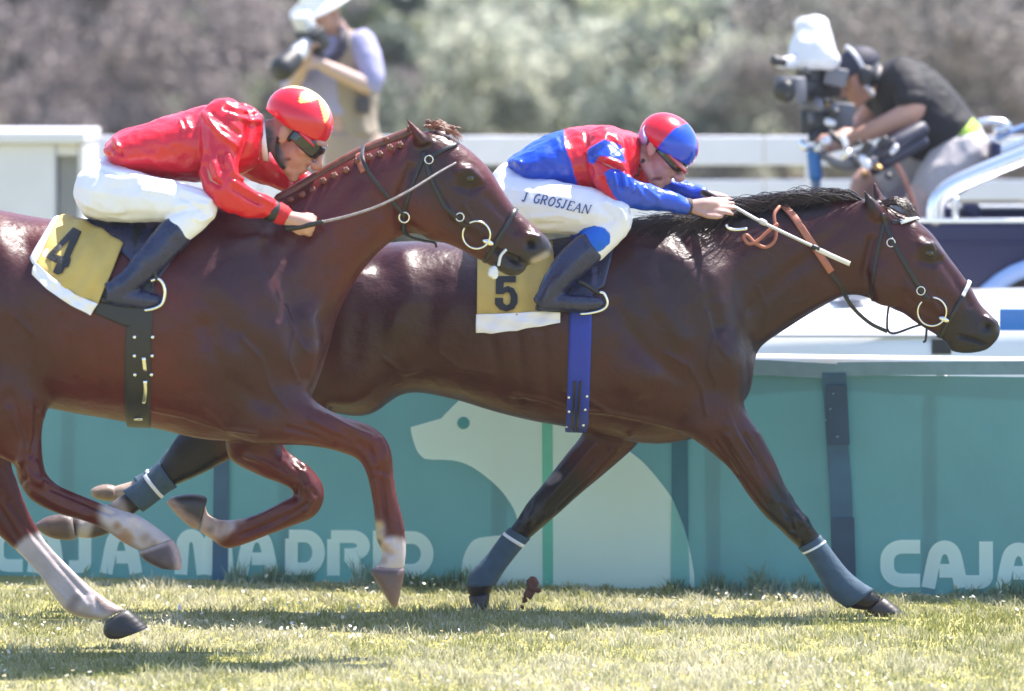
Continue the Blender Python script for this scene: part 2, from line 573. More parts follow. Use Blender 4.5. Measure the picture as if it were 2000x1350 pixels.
def ring_px(bvh, cx, cy, rad_px, Y0, wire, lift=0.008, n=36):
    p, nn = ray_px(bvh, cx, cy, Y0)
    r = rad_px * (p[1] + CAM_D) / FPX
    nn = np.array([0.15 * nn[0], -1, 0.15 * nn[2]]); nn /= np.linalg.norm(nn)
    u = np.cross(nn, [0, 0, 1.0]); u /= np.linalg.norm(u); v = np.cross(nn, u)
    c = p + nn * lift
    rings = []
    for i in range(n):
        a = 2 * math.pi * i / n; d = math.cos(a) * u + math.sin(a) * v
        rings.append([c + d * (r + wire * math.cos(b)) + nn * wire * math.sin(b) for b in np.linspace(0, 2 * math.pi, 8, endpoint=False)])
    V = np.array(rings).reshape(-1, 3); F = []
    for i in range(n):
        for j in range(8):
            F.append((i * 8 + j, ((i + 1) % n) * 8 + j, ((i + 1) % n) * 8 + (j + 1) % 8, i * 8 + (j + 1) % 8))
    return V, F

# ------------------------------------------------------------------ ground
def turf_material(name, bare=False):
    m = bpy.data.materials.new(name); m.use_nodes = True; nt = m.node_tree; n, l = nt.nodes, nt.links
    b = n['Principled BSDF']; b.inputs['Roughness'].default_value = .95; b.inputs['Specular IOR Level'].default_value = .15
    tc = n.new('ShaderNodeTexCoord')
    a = n.new('ShaderNodeTexNoise'); a.inputs['Scale'].default_value = 1.6; a.inputs['Detail'].default_value = 8; a.inputs['Roughness'].default_value = .65
    c = n.new('ShaderNodeTexNoise'); c.inputs['Scale'].default_value = 30; c.inputs['Detail'].default_value = 6
    l.new(tc.outputs['Object'], a.inputs['Vector']); l.new(tc.outputs['Object'], c.inputs['Vector'])
    r = n.new('ShaderNodeValToRGB'); e = r.color_ramp.elements
    e[0].position, e[0].color = .30, (.16, .165, .045, 1)
    e[1].position, e[1].color = .72, (.40, .34, .17, 1)
    k = e.new(.5); k.color = (.28, .26, .09, 1)
    mx = n.new('ShaderNodeMath'); mx.operation = 'MULTIPLY_ADD'; mx.inputs[1].default_value = .5
    l.new(c.outputs[0], mx.inputs[0])
    mh = n.new('ShaderNodeMath'); mh.operation = 'MULTIPLY'; mh.inputs[1].default_value = .5
    l.new(a.outputs[0], mh.inputs[0]); l.new(mh.outputs[0], mx.inputs[2]); l.new(mx.outputs[0], r.inputs[0]); l.new(r.outputs[0], b.inputs['Base Color'])
    bp = n.new('ShaderNodeBump'); bp.inputs['Strength'].default_value = .8; bp.inputs['Distance'].default_value = .03
    l.new(c.outputs[0], bp.inputs['Height']); l.new(bp.outputs[0], b.inputs['Normal'])
    return m
M_turf = turf_material('turf')
BANK = 0.5
def ground_z(x, y):
    t = min(1, max(0, (y - 5.9) / 1.0)); q = min(1, max(0, (y - 10) / 13))
    return BANK * t * t * (3 - 2 * t) - 2.9 * q * q * (3 - 2 * q)
ys = list(np.linspace(-60, 5.8, 8)) + list(np.linspace(5.9, 6.9, 9)) + [8, 10] + list(np.linspace(11, 23, 13)) + [30, 40, 80, 200, 600]
xs = [-600, -100, -40, -20, -10, -5, 0, 5, 10, 20, 40, 100, 600]
V = [(x, y, ground_z(x, y)) for y in ys for x in xs]; n = len(xs)
F = [(i * n + j, i * n + j + 1, (i + 1) * n + j + 1, (i + 1) * n + j) for i in range(len(ys) - 1) for j in range(n - 1)]
tag(mk('ground', V, F, M_turf), kind='structure')

def leaf_material(name, trans=.35, rough=.6, spec=.3):
    return mat(name, attr=True, rough=rough, spec=spec, trans=trans)
M_grass = leaf_material('grass_blade', .35, .55)

def pnoise(x, y, s, seed=0.0):
    return np.array([noise.noise(Vector((a * s + seed, b * s, seed))) for a, b in zip(x, y)])

def blades(name, n, x0, x1, y0, y1, h0, h1, wid, dens=None, tone=None, lean=.5):
    rx, ry = RNG.uniform(x0, x1, n), RNG.uniform(y0, y1, n)
    if dens is not None:
        k = dens(rx, ry); rx, ry = rx[k], ry[k]; n = len(rx)
    g1 = pnoise(rx, ry, .9, 3.1); g2 = pnoise(rx, ry, 4.5, 7.7)
    g3 = pnoise(rx, ry * .7, 11.0, 2.2)
    h = RNG.uniform(h0, h1, n) * np.clip(.75 + .5 * g2 + 1.1 * g3, .3, 2.0)
    a = RNG.uniform(0, 2 * np.pi, n); le = RNG.uniform(.1, lean, n) * h
    dx, dy = np.cos(a), np.sin(a); b = RNG.uniform(0, 2 * np.pi, n)
    wx, wy = np.cos(b) * wid, np.sin(b) * wid
    z0 = np.zeros(n)
    P = np.stack([np.stack([rx - wx, ry - wy, z0], 1), np.stack([rx + wx, ry + wy, z0], 1),
                  np.stack([rx + dx * le * .35 + wx * .7, ry + dy * le * .35 + wy * .7, h * .6], 1), np.stack([rx + dx * le * .35 - wx * .7, ry + dy * le * .35 - wy * .7, h * .6], 1),
                  np.stack([rx + dx * le, ry + dy * le, h], 1)], 1)
    V = P.reshape(-1, 3)
    i = np.arange(n) * 5
    F = np.concatenate([np.stack([i, i + 1, i + 2], 1), np.stack([i, i + 2, i + 3], 1), np.stack([i + 3, i + 2, i + 4], 1)])
    t = np.clip(.55 + .75 * g1 + .45 * g2 - .35 * g3 + RNG.normal(0, .22, n), 0, 1)[:, None]
    green, dry = np.array([.25, .265, .085]), np.array([.60, .555, .42])
    C = green * (1 - t) + dry * t
    if tone is not None: C = C * np.array(tone)
    C *= RNG.uniform(.72, 1.28, (n, 1))
    o = mk(name, V, F, M_grass, colors=np.repeat(C, 5, 0), smooth=False)
    return tag(o, kind='stuff')
tag(blades('grass', 190000, -3.6, 3.6, -4.2, .95, .012, .036, .0028, lean=1.1), 'short dry yellow-green grass of the race track', 'grass')
tag(blades('grass', 26000, -9, 9, -7, 6, .03, .075, .006, dens=lambda x, y: (np.abs(x) > 3.6) | (y < -4.2) | (y > 1.0)), 'sparser grass at the sides of the track and behind the banner', 'grass')
# long tufts along the foot of the banner
BAN_D0, BAN_K = 20.88, -.20
def ban_y(x): return BAN_D0 + BAN_K * x - CAM_D
def tufts(x, y):
    return (np.abs(y - (ban_y(x) - .05)) < .05) & (pnoise(x, y * 0, 2.2, 1.7) > -.05)
tag(blades('long_grass', 90000, -3.4, 3.4, .2, 1.7, 0.035, .085, .0030, dens=tufts, tone=(.55, .75, .8), lean=.8), 'darker long grass growing along the foot of the green banner', 'grass')
# daisies and dry scraps
def daisies(n):
    x, y = RNG.uniform(-3.6, 3.6, n), RNG.uniform(-4.2, .95, n)
    k = pnoise(x, y, 1.3, 5.5) + RNG.normal(0, .25, n) > .12; x, y = x[k], y[k]; n = len(x)
    r = RNG.uniform(.003, .008, n); z = RNG.uniform(.02, .042, n); th = np.linspace(0, 2 * np.pi, 6, endpoint=False)
    tx, ty = RNG.normal(0, .5, n), RNG.normal(-.2, .5, n)
    V = np.stack([np.stack([x + r * np.cos(t), y + r * np.sin(t), z + r * (tx * np.cos(t) + ty * np.sin(t))], 1) for t in th], 1).reshape(-1, 3)
    F = (np.arange(n) * 6)[:, None] + np.arange(6)[None]
    C = np.repeat(np.where(RNG.random((n, 1)) < .7, np.array([[.75, .72, .70]]), np.array([[.55, .45, .25]])), 6, 0)
    o = mk('daisies', V, F, M_grass, colors=C, smooth=False)
    return tag(o, 'small white daisies and dry flower heads scattered through the grass', 'flowers', kind='stuff')
daisies(6000)

# ------------------------------------------------------------------ advertising banner on the running rail
def on_ban(px, py, lift=0.0):
    d = BAN_D0 / (1 - BAN_K * (px - 1000) / FPX)
    p = np.array([(px - 1000) * d / FPX, d - CAM_D, CAM_H - (py - HOR) * d / FPX])
    return p + np.array([-BAN_K, -1.0, 0]) / math.hypot(1, BAN_K) * lift * 1.0
def banmap(P, lift): return np.array([on_ban(x, y, lift) for x, y in P])
M_teal = mat('teal_vinyl', (.165, .36, .395), .45, var=.10, vscale=2.2, bump=.3, bscale=4, bdist=.04, trans=.45)
M_pale = mat('pale_print', (.80, .95, .89), .5, var=.05, vscale=2, trans=.40)
M_eye_teal = mat('teal_print', (.040, .235, .265), .5)
M_rail_white = mat('white_paint', (.80, .78, .82), .35, var=.05, vscale=6, bump=.08, bscale=30)
M_band = mat('dusty_blue_band', (.15, .25, .31), .7, var=.18, vscale=10, bump=.3, bscale=16, bdist=.01)
M_navy_band = mat('navy_band', (.032, .095, .165), .6, var=.25, vscale=7, bump=.2, bscale=20)
M_tealdark = mat('dark_teal_band', (.02, .115, .17), .6, var=.15, vscale=7)
def banner(name, label, pxa, pxb):
    x0, x1 = on_ban(pxa, 900)[0], on_ban(pxb, 900)[0]
    root = thing(name, label, 'banner', ((x0 + x1) / 2, ban_y((x0 + x1) / 2), 0), 'printed banners on the running rail')
    nx = max(2, int((x1 - x0) / .06)); nz = 18; zs = np.linspace(.0, .815, nz)
    V = []
    for layer in (0, 1):
        for z in zs:
            for i in range(nx + 1):
                x = x0 + (x1 - x0) * i / nx
                w = .006 * math.sin(x * 5.1 + z * 2) + .004 * math.sin(x * 11 - z * 6) * (1 - z)
                V.append((x, ban_y(x) + w * .7 + layer * .003, z))
    n = nx + 1; q = n * nz; F = []
    for r_ in range(nz - 1):
        for i in range(nx):
            a, b, c, d = r_ * n + i, r_ * n + i + 1, (r_ + 1) * n + i + 1, (r_ + 1) * n + i
            F.append((a, b, c, d)); F.append((q + a, q + d, q + c, q + b))
    mk('sheet', V, F, M_teal, root)
    return root
banL = banner('advertising_banner', 'teal banner printed with a pale bear and white lettering, behind the horses\' legs', -900, 1628)
banR = banner('advertising_banner', 'teal banner with white lettering and no animal, right of the navy strap', 1632, 2900)
def rail_tube(pxa, pxb, root):
    P = [on_ban(x, 1000) for x in np.linspace(pxa, pxb, 9)]
    for p in P: p[2] = .862
    b = [p + np.array([0, .02, 0]) for p in P]
    mk('rail_tube', *tube3(b, .026, n=14, sub=2), M_rail_white, root)
rail = thing('running_rail', 'white plastic running rail along the top of the teal banners', 'rail', (0, ban_y(0) + .03, 0))
rail_tube(-1200, 3100, rail)
for px in range(-1100, 3100, 420):
    p = on_ban(px, 1000)
    mk('post', *tube3([np.array([p[0], p[1] + .05, 0]), np.array([p[0], p[1] + .05, .84])], .022, n=10, sub=2), M_rail_white, rail)
def strip(root, name, pts, m, lift):
    """Band with real thickness along the banner between two traced edges: (left px, right px, py)."""
    A = [on_ban(l_, y, lift) for l_, r_, y in pts]; B = [on_ban(r_, y, lift) for l_, r_, y in pts]
    A2 = [a + np.array([0, .004, 0]) for a in A]; B2 = [b + np.array([0, .004, 0]) for b in B]
    V = A + B + A2 + B2; n = len(pts); F = []
    for i in range(n - 1):
        F += [(i, n + i, n + i + 1, i + 1), (2 * n + i, 2 * n + i + 1, 3 * n + i + 1, 3 * n + i), (i, i + 1, 2 * n + i + 1, 2 * n + i), (n + i, 3 * n + i, 3 * n + i + 1, n + i + 1)]
    F += [(0, 2 * n, 3 * n, n), (n - 1, 2 * n - 1, 4 * n - 1, 3 * n - 1)]
    return mk(name, V, F, m, root, smooth=False)
def hem(root, name, pts, m, lift):
    """pts: (px, top py, bottom py)"""
    V = []
    for dy in (0, .004):
        for x, a, b in pts: V.append(on_ban(x, a, lift) + np.array([0, dy, 0]))
        for x, a, b in pts: V.append(on_ban(x, b, lift) + np.array([0, dy, 0]))
    n = len(pts); F = []
    for i in range(n - 1):
        F += [(i, n + i, n + i + 1, i + 1), (2 * n + i, 2 * n + i + 1, 3 * n + i + 1, 3 * n + i), (i, i + 1, 2 * n + i + 1, 2 * n + i), (n + i, 3 * n + i, 3 * n + i + 1, n + i + 1)]
    F += [(0, 2 * n, 3 * n, n), (n - 1, 2 * n - 1, 4 * n - 1, 3 * n - 1)]
    return mk(name, V, F, m, root, smooth=False)
hem(banL, 'hem_band', [(-900, 688, 722)] + [(x, 700 + (x - 1400) * .03, 729 + (x - 1400) * .04) for x in range(-600, 1640, 140)] + [(1646, 712, 741)], M_band, .012)
hem(banR, 'hem_band', [(1634, 708, 736)] + [(x, 707 + (x - 1650) * -.006, 733 - (x - 1650) * .004) for x in range(1700, 2900, 130)], M_band, .008)
st = strip(banR, 'strap', [(1604, 1650, 728), (1608, 1652, 800), (1613, 1656, 880), (1618, 1662, 960), (1621, 1664, 1040), (1622, 1668, 1110), (1624, 1670, 1150)], M_navy_band, .016)
for a, b, y0, y1 in ((1609, 1652, 752, 868), (1620, 1666, 1010, 1142)):
    strip(st, 'strap_overlap', [(a + 2, b - 1, y0), ((a + b) / 2 - 21 + 4, (a + b) / 2 + 22 + 4, y1)], mat('navy_band_dark', (.020, .055, .105), .6, var=.2), .024)
for x, y in ((1624, 768), (1618, 798), (1608, 820), (1632, 852)):
    p = on_ban(x, y, .027); mk('rivet', *ell3(p, (.006, 0, .002), (0, .003, 0), (0, 0, .0035), 10, 6), M_band, st)
strip(banL, 'strap', [(418, 446, 800), (416, 446, 960), (413, 444, 1145)], M_navy_band, .012)
Pp, Ff = fill_px([[(1311, 730), (1341, 730), (1343, 1060), (1334, 1027), (1314, 978), (1310, 968)]]); mk('strap', banmap(Pp, .0125), Ff, M_tealdark, banL, smooth=False)
Pp, Ff = fill_px([[(1310, 970), (1314, 980), (1334, 1029), (1343, 1064), (1346, 1150), (1308, 1150)]]); mk('seam_tape', banmap(Pp, .0125), Ff, mat('pale_tape', (.22, .52, .50), .6, trans=.3), banL, smooth=False)
strip(banL, 'seam_tape', [(1057, 1077, 730), (1058, 1078, 900), (1059, 1079, 1150)], mat('green_tape', (.10, .42, .32), .6, var=.08), .010)
# pale bear
head = catmull(np.array([(893, 784), (880, 797), (868, 809)], float), 3).tolist()
bear = head + [(861, 817), (801, 834)] + catmull(np.array([(801, 834), (803, 848), (808, 866), (816, 884), (828, 896)], float), 3).tolist()[1:] + \
    catmull(np.array([(845, 898), (863, 898), (893, 901), (923, 913), (957, 938), (982, 963), (1002, 993), (1010, 1020), (1008, 1044)], float), 3).tolist() + \
    catmull(np.array([(985, 1045), (957, 1047), (925, 1054), (907, 1080), (901, 1110), (905, 1135)], float), 3).tolist() + [(908, 1150), (1356, 1150)] + \
    catmull(np.array([(1355, 1122), (1347, 1077), (1334, 1027), (1314, 978), (1290, 943), (1265, 913), (1240, 890), (1180, 848), (1100, 805), (1020, 778), (960, 768), (915, 770), (893, 784)], float), 4).tolist()[:-1]
Pp, Ff = fill_px([bear], 1)
mk('bear_print', banmap(Pp, .0085), Ff, M_pale, banL, smooth=False)
eye = [(904 + 12 * math.cos(R(a)), 826 + 12 * math.sin(R(a))) for a in range(0, 360, 20)]
Pp, Ff = fill_px([eye]); mk('eye_print', banmap(Pp, .0105), Ff, M_eye_teal, banL, smooth=False)
# round heavy lettering
def arcp(cx, cy, rx, ry, a0, a1, n=12): return [(cx + rx * math.cos(R(a0 + (a1 - a0) * i / n)), cy + ry * math.sin(R(a0 + (a1 - a0) * i / n))) for i in range(n + 1)]
def letter(root, ch, x, y, w, h, pen):
    """One printed letter; x, y = lower left corner in the photograph."""
    p = pen / 2; L = x + p; Rr = x + w - p; T = y - h + p; Bt = y - p; mx = x + w / 2
    if ch == 'C': S = [[(Rr + p, T), (x + w * .55, T)] + arcp(x + w * .55, T + w * .34, w * .55 - p, w * .34, -90, -180, 8) + arcp(x + w * .55, Bt - w * .34, w * .55 - p, w * .34, 180, 90, 8) + [(Rr + p, Bt)]]
    elif ch == 'A': S = [[(L, y), (x + w * .26, T + h * .30)] + arcp(mx, T + h * .26, w * .22, h * .26, -170, -10, 10) + [(x + w * .74, T + h * .30), (Rr, y)], [(x + w * .28 + p * .7, y - h * .36), (x + w * .72 - p * .2, y - h * .36)]]
    elif ch == 'J': S = [[(Rr, y - h), (Rr, Bt - w * .22)] + arcp(Rr - w * .22, Bt - w * .22, w * .22, w * .22, 0, 90, 6) + [(x, Bt)]]
    elif ch == 'M': S = [[(L, y), (x + w * .14, T + h * .26)] + arcp(x + w * .28, T + h * .22, w * .14, h * .22, -175, -10, 9) + [(mx - p * .15, y)], [(mx + p * .15, y), (x + w * .58, T + h * .26)] + arcp(x + w * .72, T + h * .22, w * .14, h * .22, -170, -5, 9) + [(Rr, y)]]
    elif ch == 'D': S = [[(L, y), (L, T + p * .4)], [(x + p * .6, T), (x + w * .5, T)] + arcp(x + w * .5, (T + Bt) / 2, w * .5 - p, (Bt - T) / 2, -90, 90, 14) + [(x + p * .6, Bt)]]
    elif ch == 'R': S = [[(L, y), (L, T + p * .4)], [(x + p * .6, T), (x + w * .58, T)] + arcp(x + w * .58, T + h * .20, w * .42 - p, h * .20, -90, 90, 10) + [(x + w * .40, T + h * .40)], [(x + w * .50, T + h * .42), (Rr, y)]]
    elif ch == 'I': S = [[(mx, y - h), (mx, y)]]
    b = Mb()
    for k, s in enumerate(S):
        Pp, Ff = stroke_px(resample(s, 3) if len(s) > 3 else s, pen)
        b.add(banmap(Pp, .0090 + .0012 * k), Ff)
    return mk('letter', *b.arr(), M_pale, root, smooth=False)
for ch, x, y, w in (('C', -18, 1117, 62), ('A', 52, 1118, 74), ('J', 134, 1119, 44), ('A', 194, 1120, 84), ('M', 340, 1122, 116), ('A', 458, 1123, 86), ('D', 556, 1123, 78), ('R', 638, 1124, 84), ('I', 726, 1125, 28), ('D', 762, 1126, 84)):
    letter(banL, ch, x, y, w, 89, 25)
for ch, x, y, w in (('C', 1718, 1147, 78), ('A', 1798, 1148, 92), ('J', 1884, 1150, 54), ('A', 1942, 1152, 92)):
    letter(banR, ch, x, y, w, 93, 27)

# ------------------------------------------------------------------ white boundary fence
M_fence = mat('fence_paint', (.85, .82, .89), .5, var=.04, vscale=5, bump=.1, bscale=40)
YF = 8.2
fence = thing('fence', 'white boarded boundary fence with gaps between its rails, behind the riders', 'fence', (0, YF, BANK))
def z_of(py, Y): return CAM_H - (py - HOR) * (Y + CAM_D) / FPX
def board(root, name, x0, x1, y0, y1, z0, z1, m, w=.006):
    return mk(name, *bevel_obj(*box3((x0, y0, z0), (x1, y1, z1)), w), m, root, smooth=False)
zt = [(266, 321), (351, 393), (402, 440)]
xe = np.linspace(-9, 9, 8)
for a, b in zt:
    for i in range(7):
        board(fence, 'rail', xe[i] + .003, xe[i + 1] - .003, YF - .02, YF + .02, z_of(b, YF) + random.uniform(-.004, .004), z_of(a, YF) + random.uniform(-.003, .003), M_fence)
for i, x in enumerate(np.arange(-8.6, 9, 1.54)):
    board(fence, 'post', x - .05, x + .05, YF + .022, YF + .12, BANK - .05, z_of(268, YF) - .02, M_fence)
board(fence, 'post', at(1580, 0, YF)[0] - .02, at(1580, 0, YF)[0] + .05, YF - .045, YF - .022, BANK - .05, z_of(290, YF), M_fence)
# white booth at the far left
YB = 7.0
bx0, bx1 = at(-260, 0, YB)[0], at(168, 0, YB)[0]
booth = thing('booth', 'low white kiosk with flat lid at the left edge, behind the red jockey', 'booth', ((bx0 + bx1) / 2, YB + .5, BANK))
zt0 = z_of(257, YB)
M_booth = mat('booth_paint', (.68, .66, .70), .5, var=.06, vscale=4, bump=.1, bscale=30)
board(booth, 'wall', bx0, at(108, 0, YB)[0], YB, YB + .9, BANK - .05, zt0 - .06, M_booth, .01)
board(booth, 'lid', bx0 - .02, bx1, YB - .05, YB + .95, zt0 - .058, zt0, M_booth, .01)
board(booth, 'side_wall', at(152, 0, YB)[0], bx1 - .01, YB, YB + .9, BANK - .05, zt0 - .06, M_booth, .01)
board(booth, 'door', at(110, 0, YB)[0], at(150, 0, YB)[0], YB + .12, YB + .16, BANK - .05, zt0 - .12, mat('grey_door', (.36, .36, .38), .5, var=.06), .006)
board(booth, 'lintel', at(109, 0, YB)[0], at(151, 0, YB)[0], YB + .02, YB + .2, zt0 - .118, zt0 - .061, M_booth, .004)

# ------------------------------------------------------------------ trees
def crown_mesh(name, seed, nclump, nleaf, size, leaf, cols, dens=1.0, droop=0.0, base=.25):
    """A crown of leaf faces gathered in clumps; unit: metres, foot at 0."""
    g = np.random.default_rng(seed)
    rx, ry, h = size
    V, C = [], []
    for _ in range(nclump):
        while True:
            p = g.uniform(-1, 1, 3)
            r = np.linalg.norm(p)
            if .35 < r < 1: break
        c = np.array([p[0] * rx, p[1] * ry, base + (p[2] * .5 + .5) * (h - base)])
        cr = g.uniform(.16, .42) * min(rx, 1.5)
        k = int(nleaf * g.uniform(.6, 1.4))
        d = g.normal(0, 1, (k, 3)); d /= np.linalg.norm(d, axis=1)[:, None]; rr = cr * g.random(k) ** .45
        P = c + d * rr[:, None] * np.array([1, 1, .85]); P[:, 2] = np.maximum(P[:, 2] - droop * g.random(k), .05)
        a = g.normal(0, 1, (k, 3)); a /= np.linalg.norm(a, axis=1)[:, None]
        b = np.cross(a, g.normal(0, 1, (k, 3))); b /= np.linalg.norm(b, axis=1)[:, None]
        s = leaf * g.uniform(.6, 1.3, k)[:, None]
        Q = np.stack([P - a * s, P + b * s * .45, P + a * s, P - b * s * .45], 1)
        V.append(Q.reshape(-1, 3))
        t = g.random()
        col = np.array(cols[0]) * (1 - t) + np.array(cols[1]) * t
        cc = col * g.uniform(.7, 1.3, (k, 1))
        C.append(np.repeat(cc, 4, 0))
    V = np.concatenate(V); C = np.concatenate(C)
    n = len(V) // 4
    me = bpy.data.meshes.new(name)
    me.vertices.add(len(V)); me.vertices.foreach_set('co', V.astype(np.float32).ravel())
    me.loops.add(n * 4); me.loops.foreach_set('vertex_index', np.arange(n * 4, dtype=np.int32))
    me.polygons.add(n); me.polygons.foreach_set('loop_start', np.arange(0, n * 4, 4, dtype=np.int32)); me.polygons.foreach_set('loop_total', np.full(n, 4, np.int32))
    me.update(calc_edges=True)
    ca = me.color_attributes.new('tint', 'FLOAT_COLOR', 'POINT'); c4_ = np.ones((len(V), 4), np.float32); c4_[:, :3] = C
    ca.data.foreach_set('color', c4_.ravel())
    me.materials.append(M_leaf)
    return me
M_leaf = leaf_material('tree_leaf', .50, .5, .35)
M_bark = mat('bark', (.12, .095, .075), .9, var=.3, vscale=12, bump=.6, bscale=30, bdist=.02)
def trunk_mesh(name, seed, h, r):
    g = np.random.default_rng(seed); b = Mb()
    P = [np.array([0, 0, -.1])] + [np.array([g.normal(0, .10) * k, g.normal(0, .10) * k, h * k / 5]) for k in range(1, 6)]
    b.add(*tube3(P, [r * (1 - .13 * k) for k in range(6)], n=10))
    for k in range(9):
        i = g.integers(1, 5); s = P[i]; a = g.uniform(0, 6.28); L = g.uniform(.8, 2.0)
        b.add(*tube3([s, s + np.array([math.cos(a) * L * .5, math.sin(a) * L * .5, L * .35]), s + np.array([math.cos(a) * L, math.sin(a) * L, L * .95])], [r * .42, r * .26, r * .10], n=7))
    V, F = b.arr()
    me = bpy.data.meshes.new(name); me.from_pydata([tuple(v) for v in V], [], F); me.materials.append(M_bark)
    me.polygons.foreach_set('use_smooth', np.ones(len(me.polygons), bool)); return me
SIL = ((.15, .18, .15), (.54, .55, .44)); OLV = ((.14, .17, .11), (.48, .49, .32)); SMK = ((.18, .155, .16), (.27, .235, .235)); GRY = ((.18, .16, .155), (.29, .265, .245)); DRK = ((.06, .08, .07), (.13, .15, .11))  # SIL, OLV: haze and sunlit-to-shaded clump contrast painted into the leaf colours
CR = {'silver': [crown_mesh('crown_silver', 11 + k, 46, 330, (1.5, 1.5, 5.2), .075, SIL) for k in range(2)],
      'olive': [crown_mesh('crown_olive', 21 + k, 46, 330, (1.7, 1.6, 4.8), .070, OLV) for k in range(2)],
      'smoke': [crown_mesh('crown_smoke', 31 + k, 95, 330, (2.3, 1.8, 6.0), .050, SMK, base=.4) for k in range(2)],
      'grey': [crown_mesh('crown_grey', 41 + k, 80, 300, (2.1, 1.8, 6.0), .050, GRY, base=.5) for k in range(1)],
      'dark': [crown_mesh('crown_dark', 51 + k, 90, 300, (2.6, 1.8, 6.5), .085, DRK, base=0) for k in range(2)]}
TR = [trunk_mesh('trunk', 61 + k, 3.6, .13) for k in range(3)]
def tree(kind, px, Y, sc, rot, label, name):
    x = (px - 1000) * (Y + CAM_D) / FPX
    o = thing(name, label, 'tree', (x, Y, ground_z(x, Y)), 'row of trees beyond the white fence')
    o.rotation_euler.z = rot; o.scale = (sc, sc, sc)
    t = bpy.data.objects.new('trunk', TR[int(rot * 10) % 3]); COL.objects.link(t); t.parent = o
    c = bpy.data.objects.new('crown', CR[kind][int(rot * 7) % len(CR[kind])]); COL.objects.link(c); c.parent = o
    return o
LBL = {'smoke': 'broad hazy brown-mauve tree', 'silver': 'pale silvery green leafy tree', 'olive': 'yellow-green leafy tree', 'grey': 'greyish brown tree', 'dark': 'dark shady evergreen'}
for kind, px, Y, sc, rot, where, name in (
        ('smoke', 130, 25, .90, .3, 'behind the white kiosk at the left edge', 'smoke_tree'), ('smoke', 400, 28, .98, 2.1, 'left of the standing photographer', 'smoke_tree'), ('smoke', -420, 26, .95, 1.1, 'just outside the left edge', 'smoke_tree'),
        ('olive', 10, 22, .78, .9, 'low at the left edge above the kiosk', 'olive_bush'), ('olive', 640, 29, .96, 1.2, 'behind the standing photographer', 'olive_tree'), ('olive', 560, 33, 1.06, .6, 'in the gap left of the photographer\'s hat', 'olive_tree'),
        ('silver', 800, 27, .90, .2, 'right of the standing photographer', 'poplar_tree'), ('silver', 960, 30, 1.0, 1.9, 'above the ears of the number 4 horse', 'poplar_tree'),
        ('silver', 1090, 27, .88, 1.3, 'above the blue and red jockey\'s back', 'poplar_tree'), ('olive', 1240, 30, 1.0, 2.6, 'above the blue and red helmet', 'olive_tree'), ('silver', 1370, 27, .90, .75, 'left of the shrouded television camera', 'poplar_tree'),
        ('silver', 1500, 31, 1.02, 2.3, 'directly behind the shrouded television camera', 'poplar_tree'), ('olive', 880, 34, 1.1, 2.0, 'further back between the two left poplars', 'olive_tree'), ('olive', 1170, 35, 1.1, .4, 'further back above the blue and red jockey', 'olive_tree'),
        ('grey', 1740, 26, .90, 1.4, 'behind the bent cameraman', 'grey_tree'), ('grey', 1960, 28, .95, 2.9, 'at the right edge above the roll bar', 'grey_tree'), ('grey', 2330, 28, .95, .8, 'beyond the right edge', 'grey_tree'),
        ('silver', 2750, 30, 1.0, .5, 'far beyond the right edge', 'poplar_tree'), ('silver', -1000, 30, 1.0, 1.5, 'far beyond the left edge', 'poplar_tree')):
    tree(kind, px, Y, sc, rot, LBL[kind] + ' ' + where, name)
for px, Y, sc, rot, where in ((-700, 42, 1.2, .2, 'deep behind the outermost left tree'), (-150, 43, 1.2, .9, 'deep behind the kiosk'), (420, 42, 1.2, 1.5, 'deep behind the brown-mauve trees'), (900, 43, 1.25, 2.2, 'deep between the middle poplars'),
                              (1330, 42, 1.2, .5, 'deep in the gap above the blue and red helmet'), (1640, 41, 1.15, 1.1, 'deep in the gap right of the shrouded camera'), (2050, 43, 1.2, 1.8, 'deep behind the right grey trees'), (2600, 43, 1.2, 2.5, 'far beyond the right grey trees')):
    tree('dark', px, Y, sc, rot, 'dark shady evergreen ' + where, 'evergreen_tree')
# far wood closing the view
g = np.random.default_rng(77); n = 26000
x = g.uniform(-45, 45, n); y = g.uniform(27, 31, n) + 0; z = g.uniform(-2.5, 7.5, n)
P = np.stack([x, y + 24, z], 1); a = g.normal(0, 1, (n, 3)); a /= np.linalg.norm(a, axis=1)[:, None]; b = np.cross(a, g.normal(0, 1, (n, 3))); b /= np.linalg.norm(b, axis=1)[:, None]
s = .28 * g.uniform(.6, 1.4, n)[:, None]
V = np.stack([P - a * s, P + b * s * .6, P + a * s, P - b * s * .6], 1).reshape(-1, 3)
F = np.arange(n * 4).reshape(-1, 4)
t = (pnoise(x, z, .5, 2.0) * .5 + .5)[:, None]; C = np.repeat((np.array(DRK[0]) * (1 - t) + np.array((.13, .16, .09)) * t), 4, 0)
tag(mk('far_wood', V, F, M_leaf, colors=C, smooth=False), 'dark wood closing the view behind all the trees', 'wood', kind='stuff')
# ------------------------------------------------------------------ vehicles beyond the banner
M_carwhite = mat('car_white', (.74, .74, .76), .25, coat=.6, var=.03, vscale=3)
M_carnavy = mat('car_navy', (.006, .009, .052), .45, coat=.15, spec=.3, var=.1, vscale=4)
M_carblue = mat('car_blue', (.01, .16, .55), .3, coat=.4)
M_trim = mat('pale_blue_trim', (.24, .36, .62), .35, coat=.3)
M_rubber = mat('rubber', (.018, .018, .02), .85, bump=.3, bscale=60)
M_glass = mat('dark_glass', (.02, .025, .03), .05, spec=.8)
M_chrome = mat('brushed_bar', (.78, .78, .80), .25, metal=.85)
M_plastic = mat('black_plastic', (.02, .02, .023), .5, var=.1)
M_grey_pl = mat('grey_plastic', (.13, .13, .15), .55, var=.1)

